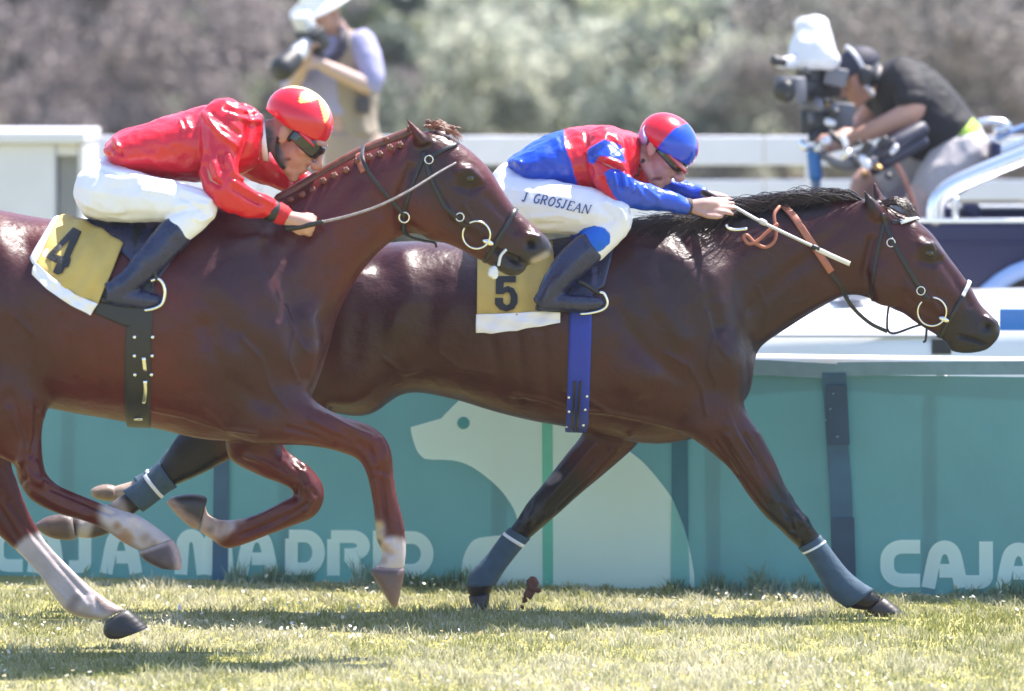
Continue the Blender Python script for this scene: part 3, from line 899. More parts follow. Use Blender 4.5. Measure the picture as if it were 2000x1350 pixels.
def xloft(secs, p=4.0, n=28):
    """Body lofted along X: (x, z low, z high, y centre, half width)."""
    S = catmull(np.array(secs, float), 4); th = np.linspace(0, 2 * np.pi, n, endpoint=False)
    c, s = np.cos(th), np.sin(th); c = np.sign(c) * np.abs(c) ** (2 / p); s = np.sign(s) * np.abs(s) ** (2 / p)
    rings = [np.stack([np.full(n, x), yc + c * w, (a + b) / 2 + s * (b - a) / 2], 1) for x, a, b, yc, w in S]
    return rings_to_mesh(rings)
def wheel(root, x, y, r, w, side):
    b = Mb(); n = 28
    prof = [(r * .62, -w / 2), (r * .93, -w / 2), (r, -w * .36), (r, w * .36), (r * .93, w / 2), (r * .62, w / 2)]
    rings = [np.array([[x + q * math.cos(a), y + o, r + q * math.sin(a)] for a in np.linspace(0, 2 * math.pi, n, endpoint=False)]) for q, o in prof]
    t = mk('wheel', *rings_to_mesh(rings), M_rubber, root)
    rr = [np.array([[x + q * math.cos(a), y + o * side, r + q * math.sin(a)] for a in np.linspace(0, 2 * math.pi, n, endpoint=False)]) for q, o in ((r * .62, -w * .5), (r * .60, -w * .30), (r * .25, -w * .22), (r * .22, -w * .40), (.01, -w * .42))]
    mk('rim', *rings_to_mesh(rr), M_chrome, t)
# white car with its bonnet towards the left
YC = 2.05; cx = lambda px: at(px, 0, YC)[0]
x0 = cx(1398); yc = YC + .85
wc = thing('car', 'white car with blue stripe on its wing, standing just behind the banner', 'car', (x0 + 2.1, yc, 0), 'vehicles behind the banner')
body = mk('body', *xloft([(x0, .42, .70, yc, .60), (x0 + .04, .34, .86, yc, .74), (x0 + .22, .26, .95, yc, .81), (x0 + .7, .22, .985, yc, .845), (x0 + 1.3, .22, 1.00, yc, .85), (x0 + 2.2, .22, 1.01, yc, .86),
                          (x0 + 3.4, .22, 1.02, yc, .855), (x0 + 4.0, .26, 1.0, yc, .80), (x0 + 4.2, .38, .9, yc, .70)], 5.5), M_carwhite, wc)
mk('cabin', *xloft([(x0 + 1.42, .98, 1.02, yc, .70), (x0 + 1.7, .97, 1.24, yc, .70), (x0 + 2.15, .97, 1.50, yc, .64), (x0 + 2.9, .97, 1.52, yc, .64), (x0 + 3.5, .97, 1.36, yc, .66), (x0 + 3.95, .98, 1.03, yc, .68)], 4), M_glass, wc)
mk('roof', *xloft([(x0 + 2.1, 1.49, 1.525, yc, .60), (x0 + 2.5, 1.51, 1.56, yc, .61), (x0 + 2.95, 1.50, 1.545, yc, .60), (x0 + 3.2, 1.46, 1.49, yc, .58)], 5), M_carwhite, wc)
sx = cx(1952)
def panel(root, name, xa, xb, za, zb, y, t, m, w=.004): return mk(name, *bevel_obj(*box3((xa, y - t, za), (xb, y, zb)), w, 1), m, root, smooth=False)
panel(wc, 'stripe', sx, sx + 2.0, z_of(646, YC), z_of(603, YC), YC + .012, .012, M_carblue, .003)
panel(wc, 'crease_moulding', x0 + .14, sx - .08, z_of(660, YC), z_of(654, YC), YC + .03, .020, mat('grey_moulding', (.42, .42, .45), .4), .002)
panel(wc, 'vent', cx(1820), cx(1858), z_of(692, YC), z_of(662, YC), YC + .012, .012, M_plastic, .002)
mk('wiper_cowl', *bevel_obj(*box3((cx(1646), YC + .30, 1.0), (cx(1706), YC + .75, 1.035)), .012), mat('pale_grey_plastic', (.30, .30, .33), .5), wc, smooth=False)
for s, yy in ((1, YC + .06), (-1, YC + 1.64)):
    for xx in (x0 + .82, x0 + 3.35): wheel(wc, xx, yy, .32, .2, s)
mk('headlight', *ell3((x0 + .08, YC + .20, .68), (.05, 0, 0), (0, .11, 0), (0, 0, .07)), M_glass, wc)
mk('headlight', *ell3((x0 + .08, YC + 1.5, .68), (.05, 0, 0), (0, .11, 0), (0, 0, .07)), M_glass, wc)
# navy pickup carrying the cameraman
YP = 4.15; q = lambda px, py: at(px, py, YP)
pk = thing('pickup', 'navy pickup with bright roll bar and pale blue wheel arch, carrying the cameraman', 'pickup', (q(2000, 0)[0], YP + .85, 0), 'vehicles behind the banner')
xa, xb = q(1520, 0)[0], q(2260, 0)[0]; zt = z_of(437, YP); ZF = .78
bm_ = Mb()
for lo, hi in (((xa, YP, .45), (xb, YP + .05, zt)), ((xa, YP + 1.65, .45), (xb, YP + 1.7, zt)), ((xa, YP + .051, .60), (xb, YP + 1.649, ZF)), ((xa - .05, YP, .45), (xa - .002, YP + 1.7, zt - .02))):
    bm_.add(*bevel_obj(*box3(lo, hi), .012, 2))
mk('bed', *bm_.arr(), M_carnavy, pk, smooth=False)
panel(pk, 'side_rail', xa - .05, xb, zt + .001, zt + .022, YP + .07, .085, M_chrome, .005)
panel(pk, 'side_rail', xa - .05, xb, zt + .001, zt + .022, YP + 1.72, .085, M_chrome, .005)
panel(pk, 'swage_line', xa, xb, z_of(478, YP), z_of(470, YP), YP + .001, .010, M_carnavy, .003)
mk('cab', *xloft([(xb + .03, .35, 1.30, YP + .85, .82), (xb + .3, .35, 1.80, YP + .85, .80), (xb + .9, .35, 1.85, YP + .85, .80), (xb + 1.5, .35, 1.35, YP + .85, .83), (xb + 2.6, .35, 1.15, YP + .85, .80), (xb + 2.75, .4, .9, YP + .85, .7)], 5), M_carnavy, pk)
axx = q(2050, 0)[0]
arch = [np.array([axx + .47 * math.cos(a), YP - .012, .42 + .64 * math.sin(a)]) for a in np.linspace(R(-8), R(188), 26)]
mk('wheel_arch', *ribbon(arch, np.tile([0, -1.0, 0], (26, 1)), .075, .035, 0.0), M_trim, pk)
aw = [(axx + .43 * math.cos(a), .42 + .60 * math.sin(a)) for a in np.linspace(0, math.pi, 20)]
mk('wheel_well', [(x, YP - .006, z) for x, z in aw] + [(x, YP + .002, z) for x, z in aw], [tuple(range(20)), tuple(range(39, 19, -1))] + [(i, 20 + i, 21 + i, i + 1) for i in range(19)], M_rubber, pk, smooth=False)
for s, yy in ((1, YP + .09), (-1, YP + 1.6)):
    wheel(pk, axx, yy, .40, .24, s); wheel(pk, xb + 1.75, yy, .40, .24, s)
def bar(name, pts, Y, r, m=None): return mk(name, *tube3([at(x, y, Y) for x, y in pts], r, n=14, sub=5), m or M_chrome, pk)
bar('roll_bar', [(1826, 432), (1828, 405), (1838, 382), (1866, 360), (1920, 336), (1980, 312), (2060, 280), (2140, 250)], YP + .03, .040)
bar('roll_bar', [(1790, 415), (1792, 392), (1802, 372), (1828, 352), (1880, 328), (1940, 304), (2020, 272)], YP + 1.6, .030)
bar('handrail', [(1908, 242), (1930, 238), (1955, 240), (1966, 246), (1962, 254), (1945, 256)], YP + .9, .020)
bar('handrail', [(1948, 270), (1975, 258), (2010, 245), (2080, 220)], YP + .9, .014, M_trim)
bar('bar_stay', [(1866, 432), (1866, 388)], YP + .12, .016)
for xx0, xx1, y0_, y1_ in ((1836, 1858, 402, 430), (1880, 1912, 398, 430), (1932, 1952, 276, 318)):
    a_, b_ = at(xx0, y1_, YP + .5), at(xx1, y0_, YP + .5)
    mk('kit_box', *bevel_obj(*box3((a_[0], YP + .4, a_[2]), (b_[0], YP + .6, b_[2])), .015), M_carnavy, pk)
# ------------------------------------------------------------------ horse wearing 5 (dark bay, in front)
Y5 = 0.0
H5_TORSO = [(575, 570, 565, 690, .10, 0), (605, 522, 590, 760, .19, 0), (660, 496, 650, 805, .25, 0), (730, 478, 722, 812, .27, 0),
            (800, 470, 792, 768, .265, 0), (880, 474, 880, 779, .265, 0), (960, 480, 960, 803, .28, 0), (1050, 476, 1040, 823, .29, 0),
            (1130, 462, 1120, 837, .29, 0), (1215, 441, 1200, 856, .275, 0), (1300, 436, 1280, 868, .25, 0), (1370, 431, 1370, 852, .22, 0),
            (1430, 480, 1435, 806, .17, 0), (1462, 620, 1463, 772, .11, 0), (1473, 690, 1470, 745, .06, 0)]
H5_NECK = [(1290, 438, 1400, 830, .18, 0), (1370, 428, 1470, 720, .15, 0), (1440, 415, 1482, 684, .128, 0), (1510, 403, 1537, 645, .11, 0),
           (1580, 393, 1607, 602, .096, 0), (1640, 387, 1660, 578, .085, 0), (1690, 385, 1708, 588, .08, 0), (1715, 394, 1740, 602, .075, 0)]
H5_HEAD = [(1706, 388, 1702, 560, .07, 0), (1742, 404, 1735, 599, .09, 0), (1785, 426, 1764, 613, .10, 0), (1822, 458, 1790, 632, .09, 0),
           (1850, 497, 1815, 647, .074, 0), (1875, 530, 1832, 657, .062, 0), (1896, 560, 1848, 670, .055, 0), (1914, 592, 1860, 683, .054, 0),
           (1934, 613, 1877, 690, .056, 0), (1949, 630, 1905, 689, .05, 0), (1954, 647, 1927, 683, .036, 0), (1949, 662, 1941, 671, .012, 0)]
H5_EAR_N = [(1698, 432, 1740, 425, .03, -.055), (1690, 405, 1722, 402, .026, -.06), (1684, 380, 1702, 382, .016, -.062), (1682, 365, 1688, 366, .006, -.064)]
H5_EAR_F = [(1712, 410, 1752, 415, .03, .05), (1703, 385, 1738, 398, .026, .055), (1702, 366, 1722, 377, .016, .058), (1705, 352, 1711, 355, .006, .06)]
H5_FORE_N = [(1430, 640, 1310, 790, .09, -.10), (1458, 730, 1322, 838, .10, -.11), (1454, 790, 1345, 853, .085, -.13), (1483, 839, 1386, 882, .068, -.13),
             (1510, 898, 1428, 920, .057, -.13), (1533, 948, 1458, 963, .05, -.13), (1562, 992, 1490, 1004, .046, -.13), (1588, 1028, 1520, 1032, .046, -.13),
             (1600, 1045, 1544, 1056, .041, -.13), (1612, 1062, 1571, 1080, .033, -.13), (1630, 1085, 1586, 1102, .031, -.13),
             (1655, 1116, 1604, 1132, .032, -.13), (1680, 1138, 1624, 1164, .037, -.13), (1702, 1152, 1655, 1186, .037, -.13), (1722, 1168, 1692, 1193, .032, -.13)]
H5_FORE_F = [(1300, 790, 1150, 780, .09, .08), (1250, 862, 1138, 843, .085, .10), (1196, 913, 1105, 888, .066, .11), (1136, 963, 1062, 943, .054, .11),
             (1088, 1006, 1029, 983, .047, .11), (1060, 1030, 1017, 1003, .045, .11), (1037, 1050, 1000, 1027, .038, .11), (1012, 1077, 977, 1052, .031, .11),
             (990, 1105, 953, 1085, .030, .11), (976, 1125, 925, 1115, .036, .11), (966, 1142, 910, 1145, .037, .11), (957, 1162, 915, 1164, .033, .11)]
H5_HIND_N = [(660, 560, 640, 800, .13, -.10), (560, 660, 640, 830, .115, -.11), (450, 755, 540, 872, .09, -.11), (385, 808, 452, 900, .065, -.11), (341, 850, 402, 927, .05, -.11),
             (318, 888, 365, 943, .042, -.11), (298, 921, 326, 961, .035, -.11), (268, 943, 302, 981, .031, -.11), (238, 962, 274, 1000, .033, -.11),
             (212, 980, 248, 1022, .036, -.11), (186, 998, 214, 1046, .034, -.11), (160, 1007, 176, 1056, .034, -.11), (134, 1008, 144, 1054, .033, -.11)]
H5_HIND_F = [(660, 560, 640, 800, .12, .10), (560, 660, 640, 825, .11, .12), (470, 750, 550, 862, .085, .12), (400, 805, 468, 890, .06, .12), (356, 846, 414, 917, .048, .12),
             (330, 880, 374, 932, .04, .12), (306, 908, 336, 945, .033, .12), (280, 926, 312, 962, .03, .12), (256, 936, 280, 980, .036, .12), (230, 944, 246, 984, .036, .12), (208, 948, 214, 980, .033, .12)]
h5 = thing('racehorse', 'dark bay racehorse in front with number 5 cloth, blue girth and dark leg bandages', 'horse',
           (at(1050, 800, Y5)[0], Y5, 0), 'horses racing side by side')

lof = [loft(H5_TORSO, Y5, p=2.15, n=28), loft(H5_NECK, Y5), loft(H5_HEAD, Y5, p=2.3), loft(H5_EAR_N, Y5, n=14), loft(H5_EAR_F, Y5, n=14),
       loft(H5_FORE_N, Y5), loft(H5_FORE_F, Y5), loft(H5_HIND_N, Y5), loft(H5_HIND_F, Y5)]
for s in (-1, 1):
    lof += [ell(1742, 540, Y5 + s * .05, .105, .115, .045, 35),          # cheek
            ell(1806, 484, Y5 + s * .075, .042, .030, .024, 40),         # brow bone
            ell(1930, 637, Y5 + s * .036, .030, .026, .026, 30),         # nostril rim
            ell(1315, 600, Y5 + s * .165, .11, .17, .075, -22),          # shoulder blade
            ell(1235, 720, Y5 + s * .215, .13, .11, .07, 30),            # upper arm
            ell(1395, 700, Y5 + s * .15, .11, .14, .07, -10),            # point of shoulder
            ell(690, 660, Y5 + s * .19, .17, .26, .09, 12)]              # haunch
lof += [ell(1866, 676, Y5, .030, .022, .04, 35)]
for x, y, yo, a, b_, c_ in ((1556, 1020, -.13, .050, .036, .047), (1652, 1152, -.13, .034, .034, .040), (1040, 1010, .11, .048, .036, .048), (940, 1138, .11, .034, .036, .040), (374, 884, -.11, .050, .04, .052), (232, 1000, -.11, .036, .033, .039)):
    lof.append(ell(x, y, Y5 + yo, a, b_, c_))
def m5(V):
    P = px_of(V)
    w = 1 - sstep(P[:, 1] - 0.25 * np.abs(P[:, 0] - 1250), 760, 850)
    w *= 1 - 0.97 * sstep(P[:, 0], 1650, 1720)
    return 0.04 + 0.96 * w
V5, F5 = build_body(lof, 0.0065, 75, m5)
V5 = carve(V5, F5, [
    ([(1245, 482), (1300, 495), (1350, 520), (1380, 560)], 26, .020),                 # muscle over the shoulder
    ([(1255, 530), (1290, 600), (1330, 660)], 20, .012), ([(1400, 600), (1420, 680), (1430, 740)], 26, .014),
    ([(1330, 470), (1380, 560), (1400, 640)], 14, -.012), ([(1200, 600), (1260, 690), (1330, 740)], 16, -.010),
    ([(1690, 596), (1620, 606), (1540, 650), (1490, 690)], 14, -.012),
    ([(1640, 560), (1560, 600), (1490, 650)], 16, .010),
    ([(1560, 440), (1470, 490), (1400, 540)], 22, .008), ([(1640, 450), (1560, 520), (1470, 600)], 16, -.008),
    ([(1700, 585), (1688, 530), (1702, 470)], 9, -.014),                                # behind the cheek
    ([(1770, 560), (1815, 590), (1855, 612)], 8, .007), ([(1775, 580), (1820, 612), (1850, 632)], 8, -.006),
    ([(1800, 480), (1822, 478), (1838, 498)], 6, .006), ([(1795, 508), (1822, 516), (1838, 510)], 7, -.006),
    ([(1846, 520), (1872, 560), (1895, 596)], 8, -.006),
    ([(1926, 674), (1902, 664), (1874, 656)], 3.5, -.010), ([(1930, 638)], 9, -.026), ([(1928, 622), (1944, 630)], 6, .005),
    ([(1100, 640), (1000, 600), (900, 590)], 60, .006),
    ([(960, 660), (980, 760)], 10, -.005), ([(1010, 650), (1025, 780)], 10, -.005), ([(1060, 650), (1070, 790)], 10, -.004),
    ([(1420, 830), (1470, 900), (1520, 980)], 9, .006), ([(1400, 850), (1450, 920), (1500, 985)], 8, -.006),
    ([(1560, 1010), (1580, 1035)], 14, .004), ([(790, 500), (800, 560), (770, 640)], 22, .010), ([(850, 560), (820, 700)], 22, -.010),
    ([(1555, 1005), (1572, 1030), (1566, 1050)], 5, .006), ([(1540, 1000), (1548, 1035)], 4, -.006), ([(1420, 850), (1460, 915), (1500, 975)], 5, .006), ([(1455, 850), (1495, 920), (1530, 975)], 4, -.007), ([(1395, 862), (1440, 930)], 4, -.005),
    ([(1046, 985), (1038, 1018)], 5, .006), ([(1022, 990), (1016, 1015)], 4, -.006), ([(1160, 870), (1110, 930), (1070, 975)], 5, .006), ([(1200, 880), (1140, 945), (1090, 995)], 4, -.007),
    ([(745, 520), (700, 600), (690, 700)], 20, -.008),
    # veins and tendons
    ([(1330, 838), (1270, 822), (1190, 806), (1120, 800), (1050, 778), (1000, 772)], 4, .0045), ([(1190, 806), (1150, 780), (1100, 764)], 3.5, .0035),
    ([(1380, 610), (1392, 660), (1384, 712), (1400, 752)], 4, .004), ([(1392, 660), (1420, 700)], 3.5, .003), ([(1300, 690), (1345, 715), (1372, 760), (1380, 810)], 4, .004),
    ([(1480, 560), (1500, 600), (1492, 640)], 4, .003), ([(1420, 800), (1440, 850), (1470, 890), (1480, 930)], 3.5, .0035), ([(1440, 850), (1430, 880)], 3, .003),
    ([(1800, 560), (1822, 584), (1832, 612), (1850, 628)], 3, .003), ([(1822, 584), (1846, 590)], 3, .0025), ([(1770, 545), (1790, 590), (1800, 625)], 3.5, .003),
    ([(860, 690), (900, 720), (960, 730)], 5, .003), ([(750, 700), (790, 730), (830, 720)], 4, .003),
    ([(1590, 1085), (1606, 1108), (1640, 1140)], 4, -.003), ([(1020, 1045), (985, 1085), (955, 1110)], 4, -.003), ([(1185, 880), (1120, 950), (1070, 1000)], 6, -.005), ([(1230, 850), (1190, 890), (1150, 930)], 6, .005),
    ([(1480, 850), (1520, 920), (1550, 970)], 7, .005), ([(1470, 900), (1510, 960), (1540, 1010)], 4, -.004), ([(1568, 1020), (1580, 1040)], 6, .005), ([(1036, 1005), (1030, 1025)], 6, .005),
], 'both')
BAY5, BLK, DARK5 = (0.042, 0.0056, 0.0046), (0.006, 0.0048, 0.006), (0.034, 0.015, 0.012)
C5 = paint(V5, BAY5, [
    ([(1300, 560), (1400, 600), (1460, 640)], 120, 90, (0.026, 0.0060, 0.0072)), ([(900, 600), (760, 620)], 90, 80, (0.032, 0.0065, 0.006)),
    ([(1290, 445), (1440, 425), (1600, 400)], 20, 18, BLK),
    ([(1548, 990), (1580, 1040), (1620, 1100), (1690, 1170)], 62, 28, BLK), ([(1080, 965), (1030, 1020), (960, 1110), (935, 1160)], 66, 26, BLK),
    ([(365, 900), (300, 945), (240, 985)], 66, 24, BLK), ([(214, 1010), (150, 1035)], 42, 10, (0.06, 0.04, 0.035)), ([(172, 1012), (160, 1050)], 13, 8, (0.36, 0.31, 0.29)), ([(232, 985), (238, 1004)], 12, 8, (0.25, 0.2, 0.18)), ([(250, 965), (215, 960)], 32, 10, (0.36, 0.27, 0.21), (.02, .5)),
    ([(1940, 650), (1905, 680), (1868, 678)], 30, 18, (0.010,0.008,0.009)), ([(1895, 620), (1850, 655)], 22, 18, (0.014, 0.008, 0.0075)),
    ([(1814, 494)], 20, 12, (0.010, 0.006, 0.006)), ([(1684, 368), (1700, 400)], 14, 12, (0.02, 0.011, 0.01)),
    ([(1930, 638)], 10, 4, (0.006, 0.004, 0.004)), ([(1926, 674), (1902, 664), (1874, 656)], 2.5, 1.5, (0.006, 0.004, 0.004)),
    ([(1088, 931), (1074, 938)], 9, 4, (0.16, 0.13, 0.14)),
    ([(1745, 450), (1760, 520)], 36, 30, (0.050, 0.0085, 0.007)),
])
body5 = mk('body', V5, F5, M_coat, h5, colors=C5)
B5 = bvh_of(V5, F5)

# ------------------------------------------------------------------ horse wearing 4 (chestnut, nearer)
Y4 = -1.25
H4_TORSO = [(-310, 520, -320, 640, .10, 0), (-270, 450, -285, 720, .19, 0), (-200, 420, -215, 790, .25, 0), (-110, 406, -110, 832, .27, 0), (-20, 406, -20, 822, .275, 0),
            (60, 421, 70, 797, .275, 0), (150, 433, 150, 809, .29, 0), (240, 431, 230, 822, .30, 0), (320, 419, 310, 839, .30, 0), (400, 403, 390, 857, .285, 0),
            (470, 397, 470, 862, .26, 0), (540, 420, 545, 852, .22, 0), (598, 520, 600, 792, .16, 0), (630, 600, 625, 735, .09, 0), (643, 650, 640, 690, .05, 0)]
H4_NECK = [(430, 404, 590, 790, .19, 0), (500, 397, 640, 690, .16, 0), (560, 380, 657, 628, .138, 0), (615, 345, 682, 572, .118, 0), (675, 310, 716, 523, .105, 0),
           (730, 284, 751, 486, .095, 0), (785, 265, 790, 460, .085, 0), (815, 254, 830, 458, .08, 0)]
H4_HEAD = [(806, 262, 798, 420, .07, 0), (848, 254, 830, 464, .092, 0), (888, 272, 868, 475, .102, 0), (924, 298, 900, 488, .094, 0), (958, 332, 925, 503, .08, 0),
           (985, 376, 947, 512, .066, 0), (1008, 409, 965, 520, .058, 0), (1032, 431, 987, 512, .056, 0), (1054, 450, 1008, 510, .058, 0), (1071, 467, 1033, 517, .054, 0),
           (1079, 484, 1056, 512, .04, 0), (1079, 497, 1069, 505, .015, 0)]
H4_JAW = [(950, 470, 945, 512, .045, 0), (985, 500, 972, 528, .042, 0), (1008, 508, 992, 539, .040, 0), (1022, 516, 1010, 539, .034, 0), (1029, 523, 1021, 533, .015, 0)]
H4_EAR_N = [(812, 288, 848, 276, .030, -.06), (804, 266, 832, 262, .026, -.066), (794, 244, 814, 246, .018, -.07), (786, 221, 791, 223, .006, -.072)]
H4_EAR_F = [(850, 262, 884, 262, .028, .06), (842, 246, 868, 246, .024, .066), (838, 238, 848, 240, .010, .07)]
H4_FORE_N = [(590, 690, 440, 845, .11, -.10), (600, 762, 500, 867, .09, -.12), (640, 797, 590, 870, .07, -.13), (680, 814, 640, 877, .058, -.13), (715, 825, 680, 889, .052, -.13),
             (742, 842, 701, 900, .05, -.13), (761, 872, 713, 920, .05, -.13), (767, 905, 720, 942, .045, -.13), (771, 945, 724, 962, .037, -.13), (778, 985, 729, 992, .032, -.13),
             (788, 1022, 732, 1025, .033, -.13), (793, 1055, 735, 1053, .037, -.13), (793, 1085, 746, 1082, .034, -.13), (790, 1112, 736, 1110, .034, -.13)]
H4_FORE_F = [(560, 800, 440, 830, .10, .07), (552, 866, 446, 893, .075, .10), (578, 893, 500, 926, .06, .10), (606, 913, 546, 944, .052, .10), (630, 945, 568, 955, .05, .10),
             (632, 980, 573, 968, .048, .10), (613, 1010, 561, 974, .043, .10), (571, 1028, 530, 990, .034, .10), (521, 1047, 489, 1008, .031, .10), (480, 1063, 454, 1015, .034, .10),
             (442, 1072, 422, 1013, .037, .10), (412, 1053, 404, 1000, .034, .10), (388, 1038, 402, 978, .033, .10)]
H4_HIND_N = [(85, 640, -240, 650, .12, -.12), (98, 720, -190, 720, .13, -.14), (96, 792, -120, 805, .11, -.15), (85, 830, -58, 858, .08, -.15), (82, 870, -2, 893, .058, -.15), (88, 918, 28, 908, .05, -.15),
             (106, 941, 36, 940, .047, -.15), (125, 953, 60, 976, .041, -.15), (174, 973, 105, 1001, .034, -.15), (233, 995, 166, 1019, .033, -.15), (271, 1007, 207, 1037, .038, -.15),
             (302, 1026, 238, 1059, .037, -.15), (338, 1054, 272, 1077, .036, -.15)]
H4_HIND_F = [(40, 700, -250, 690, .11, .12), (50, 780, -210, 790, .11, .13), (34, 850, -135, 868, .09, .14), (22, 900, -80, 930, .062, .14), (34, 940, -52, 978, .052, .14), (52, 990, -12, 1036, .044, .14),
             (76, 1037, 28, 1073, .037, .14), (97, 1067, 52, 1096, .034, .14), (136, 1107, 80, 1127, .033, .14), (176, 1146, 110, 1172, .036, .14), (207, 1168, 140, 1201, .039, .14), (244, 1190, 196, 1212, .035, .14)]
h4 = thing('racehorse', 'reddish bay racehorse with white socks, braided mane and yellow number 4 cloth', 'horse',
           (at(250, 800, Y4)[0], Y4, 0), 'horses racing side by side')
lof = [loft(H4_TORSO, Y4, p=2.15, n=28), loft(H4_NECK, Y4), loft(H4_HEAD, Y4, p=2.3), loft(H4_JAW, Y4), loft(H4_EAR_N, Y4, n=14), loft(H4_EAR_F, Y4, n=14),
       loft(H4_FORE_N, Y4), loft(H4_FORE_F, Y4), loft(H4_HIND_N, Y4), loft(H4_HIND_F, Y4)]
for s in (-1, 1):
    lof += [ell(845, 395, Y4 + s * .05, .10, .11, .045, 35), ell(905, 338, Y4 + s * .078, .042, .030, .024, 35), ell(1040, 478, Y4 + s * .036, .030, .027, .026, 25),
            ell(495, 580, Y4 + s * .165, .11, .17, .075, -22), ell(420, 690, Y4 + s * .215, .13, .12, .075, 30), ell(570, 660, Y4 + s * .13, .10, .14, .07, -10),
            ell(-130, 620, Y4 + s * .19, .19, .24, .09, 12)]
for x, y, yo, a, b_, c_ in ((738, 896, -.13, .042, .046, .052), (764, 1056, -.13, .034, .034, .041), (602, 966, .10, .044, .046, .051), (436, 1042, .10, .034, .036, .040), (58, 920, -.15, .042, .052, .053), (240, 1022, -.15, .036, .036, .041), (-10, 965, .14, .05, .05, .055), (172, 1176, .14, .038, .034, .042)):
    lof.append(ell(x, y, Y4 + yo, a, b_, c_))
def m4(V):
    P = px_of(V)
    w = 1 - sstep(P[:, 1], 790, 870)
    w *= 1 - 0.97 * sstep(P[:, 0], 760, 830)
    return 0.04 + 0.96 * w
V4, F4 = build_body(lof, 0.0065, 75, m4)
V4 = carve(V4, F4, [
    ([(470, 470), (500, 462)], 20, .016), ([(430, 560), (500, 640), (560, 700)], 26, .010), ([(520, 480), (560, 580), (600, 660)], 16, -.010),
    ([(400, 640), (440, 740), (520, 790)], 18, -.012), ([(600, 620), (610, 690), (600, 750)], 18, .014), ([(545, 640), (560, 720)], 18, .012),
    ([(790, 462), (720, 530), (670, 620)], 16, -.010), ([(740, 440), (680, 520), (620, 600)], 18, .010), ([(700, 350), (620, 430), (560, 500)], 18, -.008),
    ([(785, 450), (775, 400), (800, 330)], 10, -.014), ([(870, 410), (920, 440), (960, 462)], 8, .007), ([(875, 430), (925, 465), (950, 484)], 8, -.006),
    ([(895, 336), (918, 330), (938, 350)], 6, .006), ([(893, 362), (918, 372), (938, 364)], 7, -.006), ([(950, 385), (985, 420), (1005, 450)], 8, -.006),
    ([(1038, 477)], 10, -.026), ([(1030, 460), (1052, 464)], 6, .005), ([(1010, 508), (990, 500), (968, 490)], 5, -.012),
    ([(200, 560), (100, 560)], 60, .006), ([(120, 620), (140, 740)], 10, -.004), ([(180, 620), (195, 760)], 10, -.004),
    ([(610, 800), (680, 836), (730, 862)], 8, .006), ([(600, 830), (680, 860)], 8, -.005), ([(745, 870), (758, 895)], 14, .005),
    ([(590, 910), (605, 950)], 10, .005), ([(60, 900), (75, 940)], 10, .006), ([(20, 780), (50, 860)], 14, -.008), ([(60, 780), (62, 880)], 8, .006),
    # bones and sinews of the legs
    ([(742, 858), (752, 880), (746, 905)], 5, .006), ([(722, 872), (728, 900)], 4, -.006), ([(735, 918), (756, 924)], 4, -.005), ([(733, 940), (738, 980), (742, 1020)], 3.5, .004), ([(744, 935), (750, 985), (756, 1030)], 4, -.006), ([(772, 940), (780, 1000), (786, 1036)], 4, .003),
    ([(746, 1044), (750, 1062)], 5, .006), ([(762, 1040), (776, 1062)], 5, -.004), ([(752, 1078), (770, 1084)], 4, -.005), ([(605, 820), (650, 842), (690, 862)], 5, .006), ([(560, 835), (610, 850), (650, 868)], 5, -.006),
    ([(600, 950), (612, 975), (598, 998)], 5, .006), ([(580, 950), (578, 975)], 4, -.006), ([(555, 985), (510, 1008), (470, 1024)], 3.5, .004), ([(560, 1006), (510, 1030), (470, 1046)], 4, -.006), ([(452, 1030), (440, 1050)], 5, .006), ([(430, 1020), (425, 1040)], 4, -.005),
    ([(480, 890), (520, 905), (560, 930)], 5, .006), ([(560, 880), (590, 915)], 4, -.005),
    ([(46, 905), (52, 935), (40, 945)], 4, -.007), ([(70, 905), (78, 940)], 4, .006), ([(60, 955), (110, 985), (170, 1008)], 3.5, .004), ([(100, 955), (160, 980), (215, 1003)], 4, -.006), ([(228, 1010), (244, 1030)], 5, .006), ([(262, 1018), (268, 1040)], 4, -.005),
    ([(70, 800), (70, 850), (60, 890)], 5, -.007), ([(20, 800), (44, 860), (40, 900)], 6, .007), ([(-20, 960), (10, 1010), (40, 1060)], 4, -.007), ([(40, 1075), (90, 1130), (130, 1170)], 3.5, .004), ([(150, 1160), (170, 1185)], 5, .006), ([(185, 1160), (190, 1190)], 4, -.005),
    ([(-10, 470), (20, 520), (20, 600)], 30, .012),
    # veins and tendons
    ([(500, 846), (440, 838), (360, 812), (300, 800)], 4, .0045), ([(440, 838), (400, 800)], 3.5, .003), ([(560, 600), (575, 650), (562, 700), (580, 745)], 4, .004), ([(575, 650), (600, 690)], 3.5, .003),
    ([(470, 660), (510, 700), (530, 760), (560, 800)], 4, .004), ([(640, 812), (690, 838), (725, 850)], 3.5, .003), ([(660, 850), (700, 866), (730, 890)], 5, -.004), ([(748, 905), (750, 960), (755, 1010), (762, 1050)], 5, -.004),
    ([(562, 895), (590, 930), (612, 965)], 4, -.004), ([(600, 985), (545, 1020), (480, 1042)], 5, -.004), ([(90, 930), (150, 970), (215, 1005)], 5, -.004), ([(40, 900), (60, 930), (80, 945)], 6, .006),
    ([(20, 980), (70, 1050), (120, 1110), (165, 1160)], 5, -.004), ([(905, 400), (925, 430), (938, 460)], 3, .003), ([(925, 430), (950, 438)], 3, .0025), ([(875, 390), (890, 430), (905, 462)], 3.5, .003),
    ([(620, 420), (650, 480), (640, 540)], 4, .003), ([(30, 620), (70, 660), (60, 720)], 4, .003), ([(120, 830), (60, 800)], 5, .003),
    ([(55, 480), (40, 560), (60, 700)], 24, -.012),
], 'both')
